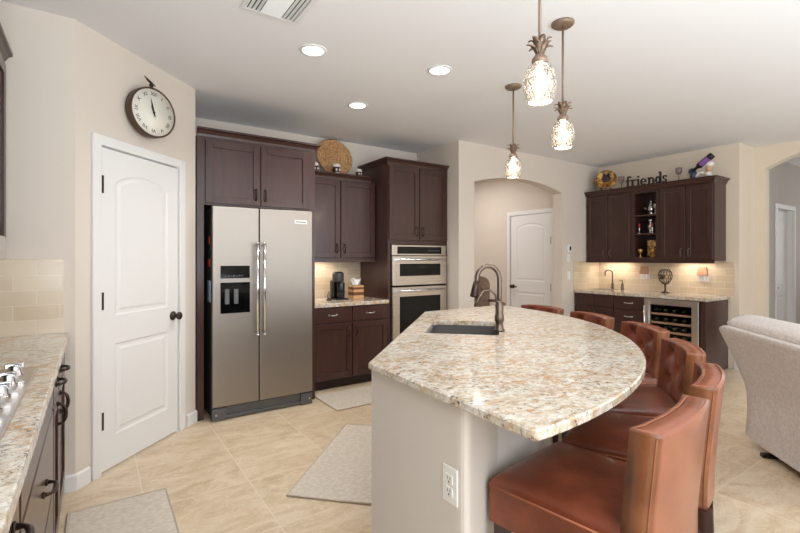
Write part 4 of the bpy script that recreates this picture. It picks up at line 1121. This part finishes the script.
b = MB(); b.box(2.19, 2.30, 4.53, 4.61, 0.905, 1.10, 0.012); b.build('column', BLACK, t)
b = MB(); b.lathe([(0, 1.085), (0.062, 1.085), (0.064, 1.10), (0.064, 1.175), (0.056, 1.188), (0, 1.19)], 24, (2.245, 4.51, 0)); b.build('brew_head', DGREY, t)
b = MB(); b.lathe([(0, 1.19), (0.05, 1.19), (0.048, 1.197), (0, 1.199)], 24, (2.245, 4.51, 0)); b.build('lid', BLACK, t)
b = MB(); b.lathe([(0, 0.906), (0.038, 0.906), (0.042, 0.915), (0.044, 1.07), (0.042, 1.078), (0, 1.079)], 24, (2.262, 4.475, 0)); b.build('travel_cup', base_mat('gunmetal', (58, 60, 64), 0.25, metal=0.7), t)
b = MB(); b.lathe([(0, 0.891), (0.03, 0.891), (0.034, 0.90), (0, 0.902)], 16, (2.115, 4.46, 0)); b.tube([(2.10, 4.46, 0.90), (2.10, 4.47, 0.95), (2.12, 4.48, 0.985), (2.125, 4.48, 0.93)], 0.004, 6); solo(b, 'spoon_rest', BLACK, 'small black spoon rest beside the coffee maker', 'spoon rest', base=(2.115, 4.46, 0.891))
t = thing('tissue_box', 'striped wooden tissue box with a white tissue, beside the coffee maker', 'tissue box', (2.46, 4.5, 0.89))
for k, (z0, z1, m) in enumerate(((0.89, 0.93, STRW1), (0.93, 0.965, STRW2), (0.965, 0.995, STRW1), (0.995, 1.02, STRW2), (1.02, 1.04, STRW1))):
    b = MB(); b.box(2.40, 2.53, 4.435, 4.565, z0 + (0.0005 if k == 0 else 0), z1); b.build('wood_strip', m, t)
b = MB(); b.box(2.43, 2.49, 4.48, 4.52, 1.0395, 1.042); b.build('opening', SLOT, t)
b = MB()
def tis(u, v):
    x = (u - 0.5) * (0.06 + 0.07 * v); return (2.46 + x, 4.5 + 0.018 * math.sin(u * 9 + v * 3) * (0.4 + v), 1.041 + 0.075 * v + 0.012 * math.sin(u * 7) * v)
b.sheet(tis, 14, 8); b.build('tissue', TISSUE, t)

# ------------------------------------------------------------------ bar worktop things
t = thing('bar_faucet', 'small dark gooseneck faucet on the bar worktop', 'faucet', (6.30, 3.68, 0.89))
b = MB(Matrix.Translation((6.30, 3.68, 0.89)) @ Matrix.Rotation(math.radians(165), 4, 'Z'))
b.lathe([(0, 0), (0.026, 0), (0.026, 0.006), (0.018, 0.02), (0.016, 0.09), (0.010, 0.10), (0, 0.10)], 16); b.build('body', PEWTER, t)
b = MB(Matrix.Translation((6.30, 3.68, 0.89)) @ Matrix.Rotation(math.radians(110), 4, 'Z')); R = 0.05
b.tube([(0, 0, 0.09), (0, 0, 0.16), (0, 0, 0.22)] + [(R - R * math.cos(PI * k / 10), 0, 0.235 + R * math.sin(PI * k / 10)) for k in range(1, 10)] + [(2 * R, 0, 0.235), (2 * R, 0, 0.20)], [0.009] * 13 + [0.009, 0.012][:1] + [0.012], 10) if False else b.tube([(0, 0, 0.09), (0, 0, 0.22)] + [(R - R * math.cos(PI * k / 10), 0, 0.235 + R * math.sin(PI * k / 10)) for k in range(1, 10)] + [(2 * R, 0, 0.235), (2 * R, 0, 0.195)], 0.0095, 10)
b.build('neck', PEWTER, t)
t = thing('soap_dispenser', 'small dark soap dispenser right of the bar faucet', 'soap dispenser', (6.30, 3.53, 0.89))
b = MB(); b.lathe([(0, 0.89), (0.022, 0.89), (0.024, 0.90), (0.018, 0.93), (0.018, 0.965), (0.010, 0.985), (0, 0.99)], 16, (6.30, 3.53, 0)); b.build('body', PEWTER, t)
b = MB(); b.tube([(6.30, 3.53, 0.98), (6.30, 3.53, 1.025), (6.29, 3.565, 1.03), (6.288, 3.575, 1.02)], [0.006, 0.008, 0.006, 0.005], 8); b.build('pump', PEWTER, t)
b = MB(Matrix.Translation((6.20, 3.72, 0.8905))); b.box(-0.14, 0.14, -0.11, 0.11, 0.0, 0.003, 0.001, 1); solo(b, 'bar_sink', SINKM, 'small dark sink rim in the bar worktop below the little faucet', 'sink', base=(6.20, 3.72, 0.8905))
t = thing('wire_goblet', 'dark openwork wire goblet ornament on the bar worktop', 'ornament', (6.25, 2.92, 0.89))
G = Matrix.Translation((6.25, 2.92, 0.89))
b = MB(G); b.lathe([(0, 0), (0.055, 0), (0.055, 0.008), (0.015, 0.018), (0.010, 0.04), (0.010, 0.10), (0.018, 0.115), (0, 0.12)], 20); b.build('foot', BRONZE, t)
b = MB(G)
def gob(a, u):
    z = 0.115 + 0.19 * u; r = 0.082 * math.sin(PI * (0.12 + 0.66 * u)) ; return (r * math.cos(a), r * math.sin(a), z)
for k in range(7):
    for tw in (1, -1): b.tube([gob(2 * PI * k / 7 + tw * 0.9 * i / 10, i / 10) for i in range(11)], 0.0035, 6)
for u in (0.02, 1.0): b.tube([gob(2 * PI * i / 24, u) for i in range(25)], 0.005, 6)
b.build('wire_bowl', BRONZE, t)
b = MB(G); b.sphere((-0.03, 0.025, 0.21), (0.03, 0.03, 0.034), 12, 8); b.build('dark_flower', BROWNC, t)
def night_light(y, lab):
    t = thing('night_light', lab, 'night light', (6.412, y, 1.06), 0, 'plug-in lights on the bar splashback')
    M = FR(6.412, y, 0, -90)
    b = MB(M); b.box(-0.062, 0.062, -0.006, 0, 1.05, 1.165, 0.003); b.build('cover_plate', PLASTIC, t)
    b = MB(M); b.box(-0.025, 0.025, -0.035, -0.005, 1.075, 1.14, 0.005); b.build('plug_body', PLASTIC, t)
    b = MB(M); b.rings([[(-0.06, -0.055, 1.125), (0.06, -0.055, 1.125), (0.06, -0.01, 1.125), (-0.06, -0.01, 1.125)], [(-0.042, -0.046, 1.235), (0.042, -0.046, 1.235), (0.042, -0.012, 1.235), (-0.042, -0.012, 1.235)]], sm=False); b.build('lamp_shade', SHADE, t)
night_light(3.26, 'small tan plug-in shade light on the tile, left of the wire goblet')
night_light(2.53, 'small tan plug-in shade light on the tile, right of the wire goblet')

# ------------------------------------------------------------------ display shelf things
def at_shelf(lx, ly, z): return UM @ Vector((lx, ly, z))
p = at_shelf(0.855, 0.17, 1.9325); M = Matrix.Translation(p)
t = thing('silver_coffee_pot', 'tall silver coffee pot on the top shelf of the bar', 'pot', tuple(p))
b = MB(M); b.lathe([(0, 0), (0.045, 0), (0.03, 0.02), (0.05, 0.05), (0.058, 0.09), (0.045, 0.13), (0.028, 0.16), (0.032, 0.175), (0, 0.176)], 20); b.build('body', SILVER, t)
b = MB(M); b.lathe([(0, 0.176), (0.03, 0.177), (0.014, 0.20), (0.006, 0.21), (0.010, 0.222), (0, 0.23)], 16); b.build('lid', SILVER, t)
b = MB(M); b.tube([(0, 0.05, 0.08), (0, 0.09, 0.10), (0, 0.105, 0.16)], [0.012, 0.008, 0.006], 8); b.build('spout', SILVER, t)
b = MB(M); b.tube([(0, -0.04, 0.15), (0, -0.085, 0.15), (0, -0.09, 0.10), (0, -0.052, 0.07)], 0.006, 8); b.build('handle', SILVER, t)
p = at_shelf(0.958, 0.07, 1.9325); b = MB(Matrix.Translation(p)); b.lathe([(0, 0), (0.03, 0), (0.008, 0.015), (0.007, 0.07), (0.026, 0.10), (0.028, 0.15), (0.026, 0.15), (0, 0.10)], 16); solo(b, 'silver_goblet', SILVER, 'silver goblet on the top bar shelf, right of the coffee pot', 'goblet', base=tuple(p))
p = at_shelf(0.855, 0.16, 1.6825); b = MB(Matrix.Translation(p)); b.lathe([(0, 0), (0.05, 0), (0.03, 0.02), (0.035, 0.07), (0.05, 0.10), (0.022, 0.13), (0.03, 0.16), (0.055, 0.20), (0.05, 0.20), (0, 0.15)], 20); solo(b, 'silver_vase', SILVER, 'fluted silver vase in the middle of the middle bar shelf', 'vase', base=tuple(p))
for lx, lab in ((0.75, 'silver candlestick with red candle, left of the silver vase'), (0.925, 'silver candlestick with red candle, right of the silver vase')):
    p = at_shelf(lx, 0.06, 1.6825); t = thing('candlestick', lab, 'candlestick', tuple(p), 0, 'red candles on the bar shelf'); M = Matrix.Translation(p)
    b = MB(M); b.lathe([(0, 0), (0.028, 0), (0.010, 0.012), (0.008, 0.05), (0.014, 0.07), (0.012, 0.085), (0, 0.086)], 14); b.build('holder', SILVER, t)
    b = MB(M); b.lathe([(0, 0.086), (0.013, 0.086), (0.013, 0.135), (0, 0.138)], 12); b.build('candle', REDC, t)
p = at_shelf(0.90, 0.20, 1.36); M = Matrix.Translation(p) @ Matrix.Rotation(-PI / 2, 4, 'Z'); b = MB(M); b.box(-0.10, 0.085, -0.03, 0.03, 0.0005, 0.235, 0.008); solo(b, 'mosaic_box', MOSAIC, 'gold mosaic square vase at the back of the lowest bar shelf', 'vase', base=tuple(p))
for lx, lab in ((0.765, 'gold goblet on the lowest bar shelf, left of the mosaic vase'), (0.93, 'gold goblet on the lowest bar shelf, in front of the mosaic vase')):
    p = at_shelf(lx, 0.06, 1.3605); b = MB(Matrix.Translation(p)); b.lathe([(0, 0), (0.028, 0), (0.008, 0.012), (0.007, 0.05), (0.03, 0.07), (0.034, 0.10), (0.028, 0.112), (0, 0.114)], 16); solo(b, 'gold_goblet', GOLD, lab, 'goblet', base=tuple(p))

# ------------------------------------------------------------------ on top of the bar cabinets
ZT = 2.325
t = thing('decorative_plate', 'gold and brown decorative plate on a stand atop the bar cabinet', 'plate', (6.17, 3.70, ZT))
M = Matrix.Translation((6.17, 3.70, ZT + 0.165)) @ Matrix.Rotation(math.radians(28), 4, 'Z') @ Matrix.Rotation(math.radians(-78), 4, 'Y')
b = MB(M); b.lathe([(0, 0.0), (0.09, 0.0), (0.105, 0.012), (0.140, 0.02), (0.142, 0.014), (0.10, 0.0), (0.09, -0.008), (0, -0.008)], 32); pl = b.build('dish', PLATE, t)
b = MB(M); b.sphere((0.02, 0, 0.006), (0.055, 0.06, 0.02), 16, 8); b.sphere((0.075, 0.03, 0.01), (0.025, 0.02, 0.015), 10, 6); b.sphere((0.075, -0.03, 0.01), (0.025, 0.02, 0.015), 10, 6); b.build('grape_relief', base_mat('dark_relief', (58, 40, 56), 0.35), pl)
b = MB(Matrix.Translation((6.17, 3.70, ZT)) @ Matrix.Rotation(math.radians(28), 4, 'Z'))
for sy in (-0.06, 0.06): b.tube([(-0.06, sy, 0.035), (-0.055, sy, 0.006), (0.08, sy, 0.006), (0.04, sy, 0.2)], 0.006, 8)
b.tube([(0.0, -0.06, 0.006), (0.0, 0.06, 0.006)], 0.006, 8); b.build('easel', base_mat('easel_wood', (96, 56, 34), 0.5), t)
b = MB(); b.lathe([(0, 0), (0.05, 0.0), (0.055, 0.01), (0.04, 0.06), (0.05, 0.14), (0.042, 0.2), (0.02, 0.23), (0, 0.235)], 20, (6.27, 3.88, ZT)); solo(b, 'vase', base_mat('grey_glaze', (150, 142, 130), 0.5), 'plain grey vase in the corner behind the decorative plate', 'vase', base=(6.27, 3.88, ZT))
for (x, y), lab in (((6.13, 3.45), 'smoky wine goblet between the decorative plate and the friends sign'), ((6.13, 2.70), 'smoky wine goblet between the friends sign and the bottle holder')):
    b = MB(); b.lathe([(0, 0), (0.036, 0), (0.034, 0.004), (0.006, 0.010), (0.0055, 0.07), (0.02, 0.082), (0.038, 0.11), (0.041, 0.17), (0.039, 0.17), (0.036, 0.112), (0.018, 0.086), (0, 0.083)], 22, (x, y, ZT)); solo(b, 'wine_goblet', SMOKE, lab, 'goblet', 'smoky goblets on the bar cabinet', base=(x, y, ZT))
# "friends" slab-serif letters, joined into one sign
t2 = MB(FR(6.075, 3.36, ZT, -90) @ Matrix.Diagonal((0.95, 1, 1, 1)))
TH_ = 0.022
def rect(x0, x1, z0, z1): t2.box(x0, x1, 0, TH_, z0, z1)
def arcs(cx, cz, rx, rz, a0_, a1_, wd, n_=14):
    A = [math.radians(a0_ + (a1_ - a0_) * i / n_) for i in range(n_ + 1)]
    o_ = [(cx + rx * math.cos(a), cz + rz * math.sin(a)) for a in A]; i_ = [(cx + (rx - wd) * math.cos(a), cz + (rz - wd * 0.8) * math.sin(a)) for a in A]
    for k in range(n_): t2.vprism([o_[k], o_[k + 1], i_[k + 1], i_[k]], 0, TH_)
W_ = 0.020; XH = 0.095; AS = 0.15; SE = 0.014
# f
rect(0.018, 0.018 + W_, 0, 0.118); arcs(0.051, 0.118, 0.033, 0.032, 20, 180, W_); rect(0.0, 0.062, 0.078, 0.078 + SE); rect(0.002, 0.058, 0, SE)
# r
rect(0.086, 0.086 + W_, 0, XH); rect(0.072, 0.09, XH - SE, XH); rect(0.070, 0.124, 0, SE); arcs(0.124, 0.06, 0.036, 0.035, 40, 160, W_); 
# i
rect(0.170, 0.170 + W_, 0, XH); rect(0.156, 0.174, XH - SE, XH); rect(0.154, 0.204, 0, SE); t2.lathe([(0, 0), (0.012, 0)], 4, (0, 0, 0), (False, False)) if False else rect(0.168, 0.190, 0.115, 0.135)
# e
arcs(0.252, XH / 2, 0.042, XH / 2, 0, 318, W_, 22); rect(0.216, 0.292, XH / 2 - 0.006, XH / 2 + 0.006)
# n
rect(0.322, 0.322 + W_, 0, XH); rect(0.308, 0.326, XH - SE, XH); rect(0.306, 0.352, 0, SE); arcs(0.359, 0.055, 0.037, 0.04, 0, 170, W_); rect(0.378, 0.378 + W_, 0, 0.056); rect(0.364, 0.408, 0, SE)
# d
arcs(0.450, XH / 2, 0.036, XH / 2, 0, 360, W_, 24); rect(0.472, 0.472 + W_, 0, AS); rect(0.458, 0.478, AS - SE, AS); rect(0.48, 0.502, 0, SE)
# s
arcs(0.537, 0.070, 0.026, 0.026, 30, 250, W_ * 0.8); arcs(0.537, 0.026, 0.026, 0.026, -150, 80, W_ * 0.8); rect(0.553, 0.561, 0.066, 0.092); rect(0.511, 0.519, 0.004, 0.03)
rect(-0.004, 0.568, 0.0, 0.006)
solo(t2, 'word_sign', base_mat('sign_dark', (46, 38, 34), 0.5), 'dark cut-out word sign reading friends atop the bar cabinet', 'sign', base=(6.075, 3.36, ZT))
# figurine bottle holder with bottle
t = thing('bottle_holder', 'figurine bottle holder in blue and white glaze atop the bar cabinet', 'figurine', (6.13, 2.45, ZT))
M = FR(6.13, 2.45, ZT, -90)
b = MB(M); b.sphere((-0.075, 0, 0.045), (0.045, 0.045, 0.05), 14, 10); b.sphere((-0.095, 0, 0.10), (0.045, 0.042, 0.04), 14, 8); b.lathe([(0, 0), (0.05, 0), (0.045, 0.02), (0.03, 0.03), (0, 0.03)], 16, (-0.07, 0, 0)); b.build('blue_body', BLUEG, t)
b = MB(M); b.tube([(-0.05, -0.02, 0.005), (-0.02, -0.03, 0.05), (0.01, -0.03, 0.07), (0.05, -0.02, 0.055)], [0.016, 0.016, 0.015, 0.014], 10); b.build('white_sleeve', CERW, t)
b = MB(M); b.sphere((0.095, 0, 0.16), (0.046, 0.042, 0.04), 16, 10); b.build('white_cap', CERW, t)
b = MB(M); b.sphere((0.09, 0, 0.105), (0.036, 0.036, 0.04), 14, 10); b.tube([(0.05, 0.0, 0.06), (0.09, 0, 0.075)], 0.022, 10); b.build('head', SKIN, t)
b = MB(M); b.sphere((0.085, -0.01, 0.035), (0.04, 0.04, 0.034), 14, 8); b.build('white_paunch', CERW, t)
b = MB(M); b.box(-0.09, 0.12, -0.04, 0.04, 0.0, 0.012, 0.004); b.build('plinth', BLUEG, t)
t = thing('wine_bottle', 'purple-labelled dark bottle held slanting by the figurine holder', 'bottle', tuple(M @ Vector((-0.05, -0.02, 0.10))))
BB = M @ Matrix.Translation((-0.085, -0.03, 0.095)) @ Matrix.Rotation(math.radians(54), 4, 'Y')
b = MB(BB); b.lathe([(0, 0), (0.018, 0), (0.018, 0.03), (0.016, 0.04), (0.020, 0.07), (0.038, 0.10), (0.038, 0.27), (0.034, 0.278), (0, 0.278)], 20); b.build('bottle_glass', DBOT, t)
b = MB(BB); b.lathe([(0.0386, 0.115), (0.0386, 0.225)], 20, caps=(False, False)); b.build('label_band', PURPLE, t)

# ------------------------------------------------------------------ carved chair in the hall
t = thing('carved_chair', 'carved dark wooden chair standing in the hall behind the arch', 'chair', (4.73, 4.75, 0), math.radians(165))
M = WM[t.name]
b = MB(M); b.box(-0.24, 0.24, -0.22, 0.24, 0.42, 0.48, 0.01); b.build('seat', CARVE, t)
b = MB(M); b.box(-0.21, 0.21, -0.18, 0.22, 0.48, 0.53, 0.02, 3); b.build('seat_cushion', CSEAT, t)
b = MB(M); top = [(-0.22 + 0.44 * i / 16, 0.96 + 0.12 * math.sqrt(max(0, 1 - (2 * i / 16 - 1) ** 2))) for i in range(17)]; b.strip_prism(top, [(x, 0.52) for x, z in top], -0.23, -0.19)
bk = b.build('backrest', CARVE, t)
b = MB(M)
for k in range(9):
    a = 2 * PI * k / 9; b.sphere((0.09 * math.cos(a), -0.185, 0.86 + 0.11 * math.sin(a)), (0.03, 0.02, 0.03), 10, 6)
b.sphere((0, -0.185, 0.86), (0.05, 0.025, 0.06), 12, 8); b.build('carving', CARVE, bk)
for sx in (-1, 1):
    for y in (-0.2, 0.21):
        m = MB(M); m.lathe([(0, 0), (0.018, 0), (0.024, 0.06), (0.018, 0.10), (0.026, 0.20), (0.018, 0.30), (0.026, 0.36), (0.026, 0.42), (0, 0.42)], 12, (sx * 0.205, y, 0)); m.build('leg', CARVE, t)
    m = MB(M); m.tube([(sx * 0.215, -0.2, 0.70), (sx * 0.225, 0.0, 0.715), (sx * 0.225, 0.2, 0.68)], [0.022, 0.02, 0.026], 10); m.tube([(sx * 0.22, 0.18, 0.47), (sx * 0.22, 0.19, 0.68)], 0.018, 10); m.build('arm', CARVE, t)
